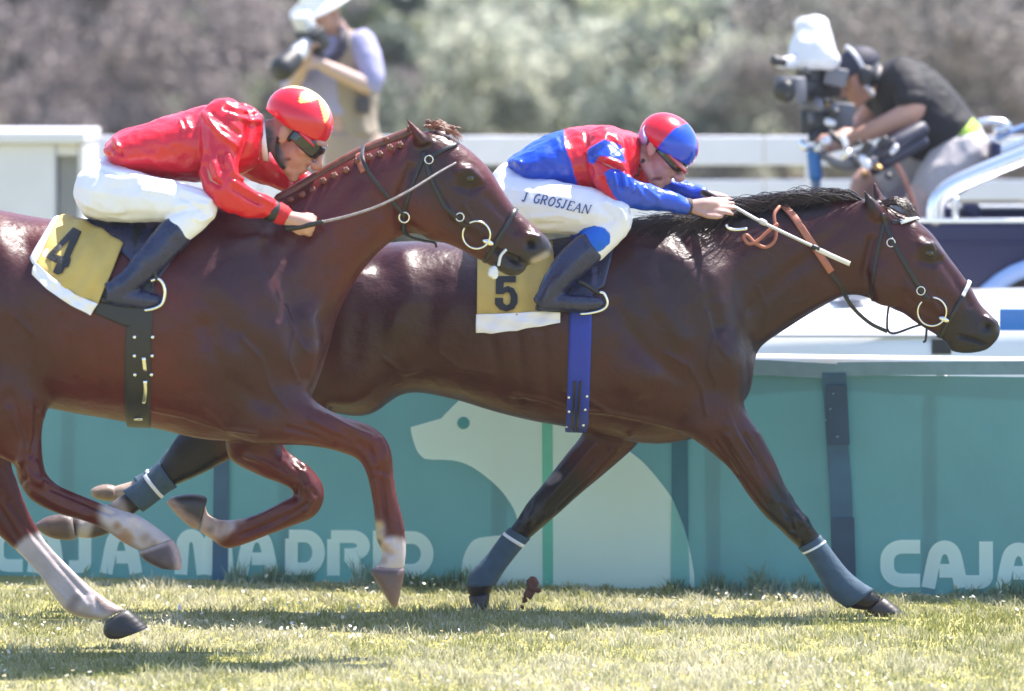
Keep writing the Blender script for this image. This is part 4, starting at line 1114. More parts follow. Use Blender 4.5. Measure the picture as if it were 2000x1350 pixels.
BAY4, WHT, PINK = (0.080, 0.0098, 0.0078), (0.43, 0.37, 0.38), (0.30, 0.21, 0.19)
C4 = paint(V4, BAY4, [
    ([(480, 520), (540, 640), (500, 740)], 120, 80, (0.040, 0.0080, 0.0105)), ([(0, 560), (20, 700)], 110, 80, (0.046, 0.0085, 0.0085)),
    ([(860, 340), (920, 420), (980, 460)], 55, 40, (0.036, 0.0085, 0.010)), ([(830, 290), (840, 350)], 30, 24, (0.036, 0.012, 0.010)),
    ([(1060, 490), (1020, 520), (990, 515)], 34, 20, (0.024, 0.018, 0.020)), ([(1068, 500), (1045, 513)], 9, 6, (0.32, 0.27, 0.25)),
    ([(917, 349)], 18, 12, (0.012, 0.006, 0.006)), ([(1038, 477)], 11, 5, (0.008, 0.005, 0.005)), ([(1010, 508), (990, 500), (968, 490)], 4, 2.5, (0.02, 0.01, 0.01)),
    ([(768, 1085), (764, 1120)], 36, 8, WHT), ([(738, 1030), (738, 1060)], 12, 8, (0.40, 0.30, 0.2)), ([(736, 1062)], 9, 5, (0.05, 0.03, 0.02)),
    ([(425, 1010), (440, 1020)], 20, 10, WHT), ([(402, 1010), (415, 1025)], 32, 12, (0.40, 0.27, 0.22)), ([(428, 1000)], 4, 3, (0.05, 0.03, 0.03)), ([(465, 1005)], 15, 10, (0.4, 0.28, 0.24)),
    ([(235, 1005), (290, 1040), (330, 1070)], 40, 12, WHT), ([(245, 1052)], 16, 8, (0.34, 0.2, 0.14)),
    ([(80, 1100), (160, 1165), (230, 1215)], 58, 8, WHT), ([(130, 1197), (180, 1215)], 14, 8, (0.3, 0.24, 0.22)),
    ([(200, 1168), (226, 1190)], 14, 10, PINK), ([(148, 1170), (140, 1185)], 9, 8, (.24, .19, .19)), ([(205, 1186)], 9, 8, (.25, .19, .18)), ([(150, 1112)], 6, 6, (.30, .24, .24)), ([(186, 1150), (200, 1160)], 7, 6, (.46, .38, .36)),
    ([(284, 1050)], 10, 9, (.28, .20, .18)), ([(258, 1018), (270, 1026)], 7, 6, (.52, .42, .40)), ([(228, 1028)], 8, 7, (.26, .17, .13)), ([(300, 1060)], 7, 6, (.30, .22, .21)), ([(752, 1068), (760, 1080)], 7, 6, (.36, .26, .23)), ([(750, 1095)], 7, 6, (.30, .22, .21)),
    ([(412, 1034)], 7, 6, (.22, .15, .13)),
])
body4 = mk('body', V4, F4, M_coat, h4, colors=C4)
B4 = bvh_of(V4, F4)

# hooves
def hoof2(secs, Y0, parent, col, rim=(0.30, 0.25, 0.22), tip=None, extra=(), label=None):
    """Hoof wall with growth rings, a coronet band and the worn edge of the sole."""
    V, F = loft(secs, Y0, n=26, sub=8, p=2.3)
    n = 26; k = (len(V) - 2) // n
    C = np.tile(np.array(col, float), (len(V), 1))
    for i in range(k):
        t = i / (k - 1); ring = slice(i * n, (i + 1) * n); c = V[ring].mean(0)
        g = 1 + .005 * math.sin(t * 34) * (t < .9)
        if t < .2: g *= .90 + .10 * (t / .2) ** .5 + .02 * math.sin(t / .2 * math.pi)
        V[ring] = c + (V[ring] - c) * g
        C[ring] = (np.array(col) * (1 - t) + np.array(tip if tip else np.array(col) * 1.3) * t) if t > .14 else np.array(rim) * (1 - t / .14) + np.array(col) * (t / .14)
        if t > .93: C[ring] = np.array(col) * .6 + np.array((.05, .045, .04))
    Pq = px_of(V)
    for line, r_, so, cc in extra:
        w = 1 - sstep(dist_poly(Pq, line), r_ - so, r_ + so); C = C * (1 - w[:, None]) + np.array(cc) * w[:, None]
    return mk('hoof', V, F, M_hoof, parent, colors=C, label=label)
hoof2([(1726, 1166, 1692, 1194, .033, -.13), (1743, 1178, 1704, 1200, .042, -.13), (1758, 1190, 1722, 1203, .046, -.13), (1766, 1196, 1738, 1204, .044, -.13)], Y5, h5, (0.020, 0.016, 0.016), (.03, .024, .024))
hoof2([(957, 1158, 914, 1164, .033, .11), (956, 1172, 919, 1181, .041, .11), (955, 1185, 928, 1193, .043, .11)], Y5, h5, (0.016, 0.013, 0.014), (.02, .016, .018))
hoof2([(140, 1006, 150, 1055, .034, -.11), (112, 1005, 116, 1054, .040, -.11), (90, 1010, 92, 1047, .042, -.11), (70, 1022, 72, 1033, .026, -.11)], Y5, h5, (0.085, 0.052, 0.042), (.25, .2, .18))
hoof2([(224, 948, 228, 980, .034, .12), (206, 946, 206, 978, .038, .12), (188, 950, 187, 973, .038, .12), (178, 956, 178, 966, .024, .12)], Y5, h5, (0.17, 0.12, 0.09), (.25, .2, .16))
hoof2([(790, 1108, 728, 1108, .034, -.13), (789, 1124, 726, 1120, .043, -.13), (783, 1154, 742, 1148, .043, -.13), (777, 1180, 757, 1172, .032, -.13), (773, 1188, 765, 1183, .018, -.13)], Y4, h4, (0.060, 0.034, 0.034), (.30, .22, .21), (.17, .105, .095))
hoof2([(386, 1036, 406, 974, .034, .10), (367, 1026, 394, 967, .042, .10), (342, 1002, 367, 965, .043, .10), (325, 981, 337, 970, .030, .10)], Y4, h4, (0.024, 0.018, 0.019), (.06, .045, .045), None, [([(388, 1040), (352, 1016), (325, 984)], 17, 7, (.33, .21, .17))])  # tan front wall with its sunlit tone painted in, sole dark
hoof2([(338, 1052, 270, 1078, .036, -.15), (350, 1076, 280, 1092, .044, -.15), (355, 1097, 298, 1103, .046, -.15), (353, 1112, 312, 1109, .042, -.15)], Y4, h4, (0.060, 0.036, 0.040), (.36, .28, .28), None, [([(338, 1050), (352, 1078), (357, 1112)], 13, 7, (.38, .26, .25))])  # pink stroke paints sunlight along the front edge of the wall
hoof2([(250, 1190, 204, 1215, .036, .14), (269, 1206, 202, 1236, .044, .14), (284, 1220, 212, 1247, .047, .14), (289, 1226, 230, 1248, .045, .14)], Y4, h4, (0.015, 0.014, 0.018), (.10, .085, .09))

# eyes
for hh, Y, ex, ey, w in ((h5, Y5, 1814, 495, .098), (h4, Y4, 917, 349, .098)):
    for s in (-1, 1):
        B = B5 if hh is h5 else B4
        p, n = ray_px(B, ex, ey, Y, s > 0)
        mk('eye', *ell3(p - n * .010, (.019, 0, -.008), (0, .0135, 0), (.005, 0, .0135)), M_eye, hh)

# leg bandages of horse 5
def bandage(secs, Y0, parent, grow, tape_at):
    s = [(a + (a - c) * grow, b + (b - d) * grow, c - (a - c) * grow, d - (b - d) * grow, w * (1 + 2 * grow) + .002, y) for a, b, c, d, w, y in secs]
    o = mk('bandage', *loft(s, Y0, p=2.0), M_bandage, parent)
    i, f = tape_at
    q = [np.array(s[i]) * (1 - g) + np.array(s[i + 1]) * g for g in (f, f + .22)]
    q = [(a + (a - c) * .015, b + (b - d) * .015, c - (a - c) * .015, d - (b - d) * .015, w + .0015, y) for a, b, c, d, w, y in q]
    mk('tape', *loft(q, Y0, sub=2), M_tape, o)
    return o
bandage([(1601, 1046, 1560, 1070, .037, -.13), (1614, 1063, 1574, 1084, .034, -.13), (1630, 1085, 1587, 1102, .032, -.13), (1655, 1116, 1604, 1132, .033, -.13), (1681, 1138, 1625, 1164, .038, -.13), (1704, 1152, 1656, 1187, .038, -.13)], Y5, h5, .045, (0, .6))
bandage([(1034, 1052, 996, 1031, .036, .11), (1012, 1077, 977, 1052, .032, .11), (990, 1105, 952, 1085, .031, .11), (976, 1125, 925, 1115, .037, .11), (966, 1143, 911, 1145, .038, .11)], Y5, h5, .045, (0, .45))
bandage([(312, 905, 344, 950, .040, -.11), (296, 921, 326, 961, .036, -.11), (268, 943, 302, 981, .032, -.11), (242, 960, 278, 998, .034, -.11)], Y5, h5, .05, (1, .3))
bandage([(330, 880, 374, 932, .040, .12), (306, 908, 336, 945, .034, .12), (280, 926, 312, 962, .031, .12), (262, 934, 288, 974, .034, .12)], Y5, h5, .05, (1, .6))

# tails
def strands(parent, name, roots, n, mt, kind='stuff', r0=.0022):
    """Hair: thin tapered strands along jittered guide curves (lists of 3-D points)."""
    b = Mb()
    for _ in range(n):
        g = roots(); P = catmull(np.array(g), 4)
        r = np.linspace(r0, r0 * .25, len(P))
        T = np.gradient(P, axis=0); T /= np.linalg.norm(T, axis=1)[:, None] + 1e-9
        u = np.cross(T, [0, 1.0, 0.2]); u /= np.linalg.norm(u, axis=1)[:, None] + 1e-9; v = np.cross(T, u)
        rings = [P[i] + r[i] * np.array([u[i] * math.cos(a) + v[i] * math.sin(a) for a in (0, 2.094, 4.189)]) for i in range(len(P))]
        b.add(*rings_to_mesh(rings, False))
    V, F = b.arr()
    o = mk(name, V, F, mt, parent); o['kind'] = kind
    return o
J = lambda s: random.gauss(0, s)
def tail5():
    k = random.random(); y = J(.03)
    return [at(580 + J(4), 560 + J(10), Y5 + y), at(500 + J(14), 500 + k * 60, Y5 + y * 1.4), at(400 + J(20), 490 + k * 110, Y5 + y * 2), at(270 + J(40), 500 + k * 170, Y5 + y * 2.6)]
def tail4():
    k = random.random(); y = J(.03)
    return [at(-312 + J(4), 510 + J(10), Y4 + y), at(-390 + J(14), 470 + k * 60, Y4 + y * 1.4), at(-500 + J(20), 470 + k * 110, Y4 + y * 2), at(-640 + J(40), 490 + k * 170, Y4 + y * 2.6)]
strands(h5, 'tail', tail5, 170, M_hair_dark, r0=.003)
strands(h4, 'tail', tail4, 170, M_hair_dark, r0=.003)

# loose mane of horse 5
CREST5 = catmull(np.array([(1270, 442), (1340, 436), (1400, 428), (1460, 416), (1520, 404), (1580, 395), (1640, 389), (1692, 386)], float), 6)
def mane5():
    k = random.random() ** .8
    i = k * (len(CREST5) - 1); c = CREST5[int(i)]
    y = J(.018); L = 50 + random.random() * 95; up = random.random() * 11 + (7 if 1480 < c[0] else 2)
    low = random.random() < .55 and c[0] < 1480
    e = random.uniform(18, 46) if low else random.uniform(-14, 8)
    yy = -.09 if low else 0.0
    return [at(c[0], c[1] + 4, Y5 + y), at(c[0] - L * .3, c[1] - up * .7 + J(3), Y5 + y * 1.3 + yy * .4), at(c[0] - L * .65, c[1] - up * .7 + e * .3 + J(4), Y5 + y * 1.6 + yy), at(c[0] - L, c[1] - up * .25 + e * 1.1 + max(0, (c[0] - 1300) * .0006 * L) + J(5), Y5 + y * 2 + yy)]
strands(h5, 'mane', mane5, 900, M_hair_dark, r0=.0026)
def fore5():
    y = J(.02)
    return [at(1728 + J(6), 398 + J(3), Y5 + y), at(1752 + J(5), 392 + J(4), Y5 + y * 1.5), at(1772 + J(7), 404 + J(4), Y5 + y * 1.6), at(1782 + J(8), 428 + J(8), Y5 + y * 1.2 - .01)]
strands(h5, 'forelock', fore5, 90, M_hair_dark, r0=.0022)

# braided mane of horse 4
CREST4 = catmull(np.array([(545, 388), (590, 362), (630, 338), (675, 311), (720, 289), (760, 274), (800, 258)], float), 8)
cv, cf = tube3([at(x, y + 2, Y4) for x, y in CREST4[::4]], [.020] * len(CREST4[::4]), n=12)
crest = mk('mane', cv, cf, M_hair_bay, h4)
def knot(px, py, y, r, parent):
    b = Mb(); c = at(px, py, Y4 + y)
    b.add(*ell3(c, (r, 0, 0), (0, r, 0), (0, 0, r * .85)))
    for k in range(5):
        a = k * 1.256
        b.add(*ell3(c + np.array([math.cos(a) * r * .55, -r * .35, math.sin(a) * r * .5]), (r * .5, 0, 0), (0, r * .5, 0), (0, 0, r * .45), 8, 6))
    mk('braid', *b.arr(), M_hair_bay, parent)
for k, i in enumerate(range(3, len(CREST4) - 2, 4)):
    x, y = CREST4[i]
    knot(x + 6, y + 12 + (k % 3) * 3, -.055 - .012 * (k % 2), .0125, crest)
for x, y in ((754, 272), (800, 250), (836, 238), (860, 244), (876, 258), (884, 250)):
    knot(x, y, -.02, .010, crest)
def fore4():
    y = J(.02)
    return [at(838 + J(6), 248 + J(3), Y4 + y), at(858 + J(5), 244 + J(4), Y4 + y * 1.4), at(880 + J(6), 254 + J(4), Y4 + y * 1.4), at(896 + J(8), 272 + J(6), Y4 + y)]
strands(h4, 'forelock', fore4, 55, M_hair_bay, r0=.0020)

# ------------------------------------------------------------------ tack
def studs(bvh, pts, Y0, r, parent, name='stud', mt=None):
    for x, y in pts:
        p, n = ray_px(bvh, x, y, Y0)
        mk(name, *ell3(p + n * .009, (r, 0, 0), (0, r * .6, 0), (0, 0, r), 10, 6), mt or M_steel, parent)

# girths
g5 = mk('girth', *ring_strap(B5, (1136, 455), (1126, 838), Y5, .080, .007, .003, n=72), M_girth_blue, h5)
mk('buckle_strap', *strap(B5, [(1133, 742), (1131, 790), (1127, 836)], Y5, .009, .005, .011), M_black_leather, g5)
mk('buckle_strap', *strap(B5, [(1122, 742), (1121, 790), (1118, 840)], Y5, .009, .005, .011), M_black_leather, g5)
studs(B5, [(1112, 772), (1146, 772), (1112, 800), (1143, 798), (1108, 828), (1140, 826)], Y5, .006, g5)
g4 = mk('girth', *ring_strap(B4, (292, 420), (275, 832), Y4, .086, .007, .003, n=72), M_girth_black, h4)
studs(B4, [(263, 658), (298, 658), (263, 694), (297, 694), (264, 730), (296, 730)], Y4, .0065, g4)
mk('buckle_strap', *strap(B4, [(281, 696), (284, 722)], Y4, .013, .005, .012), M_steel, g4)
mk('buckle_strap', *strap(B4, [(284, 740), (285, 760), (282, 782)], Y4, .013, .005, .012), M_steel, g4)
mk('buckle', *strap(B4, [(264, 812), (280, 812)], Y4, .012, .005, .012), M_steel, g4)

# number cloths (near side, and the same on the far side)
def cloth(name, parent, B, Y0, top, bot, off, mt, far=True, **kw):
    parts = [patch(B, top, bot, Y0, off=off, **kw)]
    if far: parts.append(patch(B, top, bot, Y0, off=off, far=True, **kw))
    return mk(name, *join(parts), mt, parent)
pad5 = cloth('saddle_pad', h5, B5, Y5, [(960, 478), (1040, 474), (1130, 466), (1210, 448)], [(960, 540), (1050, 590), (1120, 600), (1180, 560)], .006, M_navy_leather)
c5 = cloth('number_cloth', h5, B5, Y5, [(932, 484), (985, 484), (1055, 480), (1080, 478)], [(932, 648), (980, 647), (1050, 637), (1093, 630)], .012, M_yellow, ripple=.003, nu=40, nv=24)
mk('hem_band', *patch(B5, [(931, 615), (980, 614), (1050, 611), (1094, 606)], [(931, 649), (980, 648), (1050, 638), (1094, 631)], Y5, off=.021, t=.003, ripple=.003, nu=40), M_white_cloth, c5)
pad4 = cloth('saddle_pad', h4, B4, Y4, [(130, 408), (220, 412), (330, 412), (372, 408)], [(122, 428), (245, 500), (300, 560), (330, 520)], .008, M_navy_leather)
under4 = cloth('girth_guard', h4, B4, Y4, [(190, 560), (240, 570), (300, 560)], [(186, 612), (240, 636), (258, 640)], .005, M_girth_black, far=False)
c4 = cloth('number_cloth', h4, B4, Y4, [(118, 424), (180, 446), (214, 466), (242, 482)], [(72, 520), (100, 545), (150, 580), (192, 596)], .016, M_yellow, ripple=.0035, nu=40, nv=24)
mk('hem_band', *patch(B4, [(72, 518), (100, 543), (150, 578), (193, 594)], [(66, 540), (92, 566), (140, 597), (178, 614)], Y4, off=.021, t=.003, ripple=.0035, nu=40), M_white_cloth, c4)
mk('edge_band', *patch(B4, [(118, 408), (122, 414), (138, 424)], [(60, 508), (66, 522), (80, 524)], Y4, off=.013, t=.003, nu=8), M_white_cloth, c4)
bv = bvh_of(np.array([v.co[:] for v in c5.data.vertices]) + np.array(off_of(c5)), [tuple(p.vertices) for p in c5.data.polygons])
five = catmull(np.array([(997, 545), (976, 545), (974, 560), (972, 576), (985, 568), (1000, 572), (1004, 588), (998, 602), (984, 604), (973, 596)], float), 5)
five_bar = [(1008, 546), (966, 546)]
five_loop = [(1008, 540), (1008, 552), (984, 552), (983, 563), (992, 559), (1004, 564), (1011, 577), (1011, 592), (1004, 604), (990, 609), (976, 605), (967, 595), (967, 582), (982, 582), (983, 592), (989, 597), (996, 594), (998, 584), (996, 574), (990, 570), (983, 575), (968, 575), (969, 540)]
mk('number', *on_surface(bv, *fill_px([five_loop], 2), Y5, .006), M_black_print, c5, smooth=False)
bv = bvh_of(np.array([v.co[:] for v in c4.data.vertices]) + np.array(off_of(c4)), [tuple(p.vertices) for p in c4.data.polygons])
Z4 = lambda L: [(x * 340 / 1765, 380 + y * 260 / 1350) for x, y in L]
four = Z4([(745, 337), (828, 382), (712, 640), (722, 660), (700, 735), (660, 748), (635, 800), (590, 818), (535, 790), (575, 700), (470, 650), (490, 610)])
hole = Z4([(712, 460), (640, 632), (552, 612)])
mk('number', *on_surface(bv, *fill_px([four, hole], 2), Y4, .006), M_black_print, c4, smooth=False)
edge = Z4([(480, 905), (510, 900), (525, 940), (505, 985), (482, 960)])
bvh4h = B4

# bridles
def bridle(parent, B, Y0, browband, cheek, noseband, throat, bit, rad, buckles, chin, reins):
    br = mk('bridle', *join([ring_strap(B, *noseband, Y0, .016, .005, .003, n=48, rmax=.3), strap(B, cheek, Y0, .016, .005, .003), strap(B, cheek, Y0, .016, .005, .003, far=True),
                             strap(B, browband, Y0, .015, .005, .004), strap(B, browband, Y0, .015, .005, .004, far=True),
                             strap(B, throat, Y0, .012, .004, .003), strap(B, throat, Y0, .012, .004, .003, far=True)]), M_black_leather, parent)
    mk('bit_ring', *ring_px(B, *bit, rad, Y0, .0036, .012), M_steel, br)
    pt, nn = ray_px(B, bit[0] + rad * .82, bit[1] + rad * .55, Y0)
    mk('bit_joint', *ell3(pt + np.array([0, -.014, 0]), (.020, 0, -.008), (0, .008, 0), (.003, 0, .009), 12, 8), M_steel, br)
    for x, y in buckles:
        mk('buckle', *ring_px(B, x, y, 8, Y0, .0022, .008, n=20), M_steel, br)
    for line, yo in chin:
        mk('curb_strap', *tube_px(line, Y0, yo, .0045, n=6), M_black_leather, br)
    for line, yo, w in reins:
        P = [at(x, y, Y0 + k) for (x, y), k in zip(line, np.broadcast_to(np.asarray(yo, float), (len(line),)))]
        P = catmull(np.array(P), 5)
        mk('rein', *ribbon(P, np.tile([0.0, -1, 0.15], (len(P), 1)), w, .004), M_black_leather, br)
    return br
br5 = bridle(h5, B5, Y5, [(1740, 436), (1762, 432), (1794, 426)], [(1722, 418), (1742, 470), (1776, 530), (1800, 570), (1812, 585)], ((1892, 552), (1835, 655)),
             [(1728, 430), (1712, 500), (1703, 560), (1704, 590)], (1820, 608), 28, [(1740, 474), (1798, 568)],
             [([(1736, 596), (1733, 620), (1734, 645), (1748, 651), (1780, 640), (1806, 632)], -.02), ([(1810, 640), (1808, 664), (1804, 668)], -.03)],
             [([(1650, 578), (1670, 606), (1700, 632), (1733, 648)], (-.10, -.07, -.05, -.03), .014)])
mk('browband_trim', *strap(B5, [(1758, 438), (1776, 433), (1794, 427)], Y5, .012, .004, .009), M_tape, br5)
mk('noseband_pad', *ring_strap(B5, (1892, 552), (1835, 655), Y5, .014, .006, .007, n=30, rmax=.3, t0=-.04, t1=.12), M_tape, br5)
mk('rein', *strap(B5, [(1656, 585), (1640, 556), (1615, 525)], Y5, .014, .004, .006), M_black_leather, br5)
rr = mk('rein', *strap(B5, [(1622, 530), (1600, 497), (1575, 462), (1550, 425), (1528, 404)], Y5, .026, .006, .010), M_tan_leather, br5, label='tan rubber grip of the rein')
mk('rein', *tube_px([(1522, 404), (1512, 420), (1516, 450), (1512, 472), (1494, 483), (1474, 474), (1460, 460), (1452, 462), (1462, 476), (1480, 470), (1500, 452), (1518, 438)], Y5, [-.10, -.125, -.14, -.15, -.16, -.17, -.17, -.172, -.175, -.17, -.165, -.16], .0065, n=8), M_tan_leather, br5, label='tan loop of slack rein')
mk('buckle', *tube_px([(1418, 440), (1424, 447), (1440, 449), (1458, 447)], Y5, -.17, .006, n=8), M_steel, br5)
br4 = bridle(h4, B4, Y4, [(838, 308), (862, 296), (892, 282)], [(826, 296), (842, 350), (866, 400), (896, 430), (910, 442)], ((1008, 408), (948, 508)),
             [(830, 300), (806, 360), (790, 410), (786, 448)], (931, 458), 27, [(838, 312), (898, 424)],
             [([(788, 446), (800, 462), (826, 470), (848, 474), (852, 482)], -.03), ([(790, 436), (788, 455), (800, 462)], -.05)],
             [([(790, 425), (780, 410), (762, 390), (745, 370), (722, 340), (708, 310), (709, 284)], (-.10, -.112, -.122, -.13, -.13, -.115, -.02), .013)])
mk('throat_ring', *ring_px(B4, 790, 424, 10, Y4, .003, .012, n=24), M_steel, br4)
mk('rein', *strap(B4, [(700, 292), (704, 318), (712, 336)], Y4, .026, .006, .004), M_tan_leather, br4, label='red rubber grip of the rein')
mk('curb_strap', *tube_px([(988, 488), (978, 500), (974, 518)], Y4, -.052, .005), M_tape, br4)
b = Mb()
for k in range(7): b.add(*ell(974 - random.random() * 14, 524 + random.random() * 16, Y4 - .05, .013, .013, .012))
mk('foam', *b.arr(), M_tape, br4, label='white foam at the mouth')
# ------------------------------------------------------------------ people
def unit(v):
    v = np.asarray(v, float); return v / np.linalg.norm(v)

def head_parts(c, f, u, s=1.0, ears=True):
    """Closed pieces of a head: c centre between the ears, f where the face looks, u towards the crown."""
    f = unit(f); u = unit(u - f * np.dot(u, f)); r = np.cross(f, u)
    P = lambda a, b, d=0.0: c + (f * a + u * b + r * d) * s
    L = [ell3(P(-.005, .035), f * .098 * s, r * .076 * s, u * .088 * s), ell3(P(.035, -.035), f * .060 * s, r * .060 * s, u * .075 * s),
         ell3(P(.058, -.092), f * .032 * s, r * .034 * s, u * .026 * s), ell3(P(.075, -.105), f * .018 * s, r * .020 * s, u * .018 * s),
         tube3([P(.090, .022), P(.104, -.004), P(.119, -.030), P(.108, -.042)], [.010 * s, .011 * s, .0145 * s, .012 * s], n=10),
         ell3(P(.104, -.036, .012), f * .012 * s, r * .009 * s, u * .009 * s), ell3(P(.104, -.036, -.012), f * .012 * s, r * .009 * s, u * .009 * s),
         ell3(P(.084, .030), f * .016 * s, r * .055 * s, u * .014 * s),
         ell3(P(.088, -.063), f * .014 * s, r * .024 * s, u * .008 * s), ell3(P(.085, -.077), f * .014 * s, r * .021 * s, u * .008 * s),
         tube3([P(-.03, -.06, .045), P(.02, -.085, .045), P(.06, -.10, .02)], [.022 * s, .018 * s, .014 * s], n=8),
         tube3([P(-.03, -.06, -.045), P(.02, -.085, -.045), P(.06, -.10, -.02)], [.022 * s, .018 * s, .014 * s], n=8)]
    for k in (-1, 1):
        L.append(ell3(P(.055, -.02, .045 * k), f * .024 * s, r * .02 * s, u * .02 * s))          # cheek bone
        if ears:
            L.append(ell3(P(-.012, -.012, .080 * k), f * .020 * s - r * .006 * k * s, r * .009 * s, u * .033 * s - f * .008 * s))
    return L, P, r

def hand_parts(wrist, d, n, spread, curls, s=1.0, thumb=(0.5, 0.6), flip=1):
    """Palm, four fingers, thumb.  d: along the hand, n: out of the back of the hand; curls: bend per finger (rad per joint)."""
    d = unit(d); n = unit(n - d * np.dot(n, d)); x = np.cross(d, n) * flip
    W = np.asarray(wrist, float)
    L = [tube3([W - d * .02 * s, W + d * .025 * s, W + d * .06 * s, W + d * .092 * s], [.024 * s, .027 * s, .030 * s, .026 * s], n=12)]
    for k in (-1.5, -.5, .5, 1.5):
        L.append(tube3([W + d * .02 * s + x * .006 * k * s, W + d * .088 * s + x * .0185 * k * s], [.013 * s, .0125 * s], n=10))
    lens = (.066, .078, .082, .072)
    for i, k in enumerate((1.5, .5, -.5, -1.5)):
        p = W + d * .085 * s + x * .0185 * k * s
        a = 0.0; pts, rad = [p - d * .015 * s], [.0105 * s]
        sp = spread * k * .12
        for j in range(3):
            a += curls[i] * (0.9 if j == 0 else 1.0)
            dd = unit((d + x * sp) * math.cos(a) - n * math.sin(a))
            pts.append(p.copy()); rad.append((.0100 - .0008 * j) * s)
            p = p + dd * lens[i] * s * (.45, .31, .24)[j]
        pts.append(p); rad.append(.0072 * s)
        L.append(tube3(pts, rad, n=10, sub=3))
    b = W + d * .030 * s - x * .022 * s
    t1 = b + (d * .75 - x * .55 * (1 - thumb[1] * .6) - n * .35 * thumb[0]) * .045 * s
    t2 = t1 + (d * (.9 - .35 * thumb[1]) - x * .15 + x * .5 * thumb[1] - n * .55 * thumb[0]) * .034 * s
    t3 = t2 + (d * (.9 - .45 * thumb[1]) + x * .6 * thumb[1] - n * .4 * thumb[0]) * .026 * s
    L.append(tube3([b - d * .01 * s, b + (t1 - b) * .4, t1, t2, t3], [.014 * s, .0145 * s, .0115 * s, .0105 * s, .0075 * s], n=10))
    return L

def person_body(lofts, root, tone, strokes, voxel=.0045, it=6):
    b = Mb()
    for V, F in lofts: b.add(V, F)
    V, F = remesh(*b.arr(), voxel)
    V = smooth(V, F, it, lam=.45)
    C = paint(V, tone, strokes)
    return mk('body', V, F, M_skin, root, colors=C), V, F

def garment(name, lofts, root, mt, voxel=.005, it=8, fold=(0.004, 9.0), strokes=(), color=None, pat=None, seed=0.0, stretch=(1, 1, 1), fine=None, mask_it=None):
    b = Mb()
    for V, F in lofts: b.add(V, F)
    V, F = remesh(*b.arr(), voxel)
    V = smooth(V, F, it)
    if fold[0]:
        V = wrinkle(V, F, fold[0], fold[1], seed, stretch)
        V = wrinkle(V, F, fold[0] * .42, fold[1] * 2.6, seed + 5, stretch)
    if strokes: V = carve(V, F, strokes, 'near')
    V = smooth(V, F, 1)
    C = None
    if color is not None:
        C = np.tile(np.array(color, float), (len(V), 1))
        if pat: C = pat(V, C)
    return mk(name, V, F, mt, root, colors=C), V, F

RED, BLUE = (0.60, 0.006, 0.020), (0.004, 0.055, 0.52)

# ---- jockey in red on the number 4 horse
j4 = thing('person', 'jockey in plain red silks and red starred helmet, crouched on the number 4 horse', 'person', at(300, 420, Y4), 'jockeys riding a finish')
T4 = [(207, 284, 208, 302, .10, 0), (236, 259, 240, 334, .165, 0), (290, 241, 287, 343, .18, 0), (345, 225, 337, 350, .185, 0), (400, 209, 397, 352, .19, 0),
      (446, 205, 452, 346, .185, 0), (488, 215, 490, 328, .15, 0), (512, 226, 515, 303, .085, 0)]
SH4, EL4, WR4 = (432, 250, -.17, .075), (432, 368, -.26, .058), (541, 416, -.17, .030)
ARM4 = [(440, 240, -.10, .085), (436, 270, -.17, .078), (430, 312, -.215, .064), (430, 348, -.245, .062), (442, 376, -.25, .060), (472, 391, -.235, .050), (505, 403, -.215, .042), (530, 411, -.20, .036)]
CUFF4 = [(540, 415, -.193, .033), (556, 421, -.186, .031)]
FARM4 = [(470, 250, .10, .085), (482, 290, .17, .07), (500, 318, .20, .056), (530, 335, .215, .052), (562, 347, .20, .047), (598, 360, .16, .038)]
TH4 = [(196, 372, -.09, .098), (240, 382, -.15, .090), (300, 389, -.20, .076), (350, 395, -.235, .064), (392, 403, -.255, .052)]
SHIN4 = [(396, 404, -.255, .052), (375, 425, -.262, .054), (345, 452, -.27, .052), (300, 500, -.29, .047), (262, 540, -.30, .038), (236, 563, -.30, .036)]
h4c = at(578, 266, Y4 - .01); hf4 = np.array([math.cos(R(38)), -.30, -math.sin(R(38))]); hu4 = np.array([math.sin(R(36)), -.02, math.cos(R(36))])
HP4, P4, r4 = head_parts(h4c, hf4, hu4, 1.07)
hd4 = hand_parts(at(556, 424, Y4 - .19), np.array([.95, .05, -.28]), np.array([-.15, -1.0, .25]), .3, (1.15, 1.2, 1.2, 1.25), 1.0, (.9, .9), flip=-1)
lb = [loft(T4, Y4, shrink=.012), limb(ARM4 + CUFF4, Y4, shrink=.010), limb(FARM4 + [(640, 385, .12, .030)], Y4, shrink=.008), limb(TH4, Y4, shrink=.010), limb(SHIN4, Y4, shrink=.008),
      limb([(x, y, -k, r) for x, y, k, r in TH4], Y4, shrink=.010), limb([(x, y, -k, r) for x, y, k, r in SHIN4], Y4, shrink=.008), ell(195, 372, Y4, .085, .085, .14),
      limb([(500, 270, 0, .062), (530, 265, 0, .056), (560, 268, 0, .058)], Y4)] + HP4 + hd4
lb += hand_parts(at(640, 388, Y4 + .12), np.array([.9, -.2, -.3]), np.array([0, 1.0, .3]), .3, (1.1, 1.15, 1.15, 1.2), 1.0, (.9, .9), flip=1)
SKIN = (0.42, 0.20, 0.15)
body, bV, bF = person_body(lb, j4, SKIN, [
    ([(520, 262), (524, 300), (545, 318)], 15, 8, (0.06, 0.035, 0.035)), ([(555, 312), (565, 311)], 3, 2, (0.12, 0.04, 0.04)),
    ([(560, 418), (612, 426)], 70, 5, (0.50, 0.27, 0.21)), ([(533, 290), (545, 300)], 9, 6, (0.11, 0.06, 0.05))])
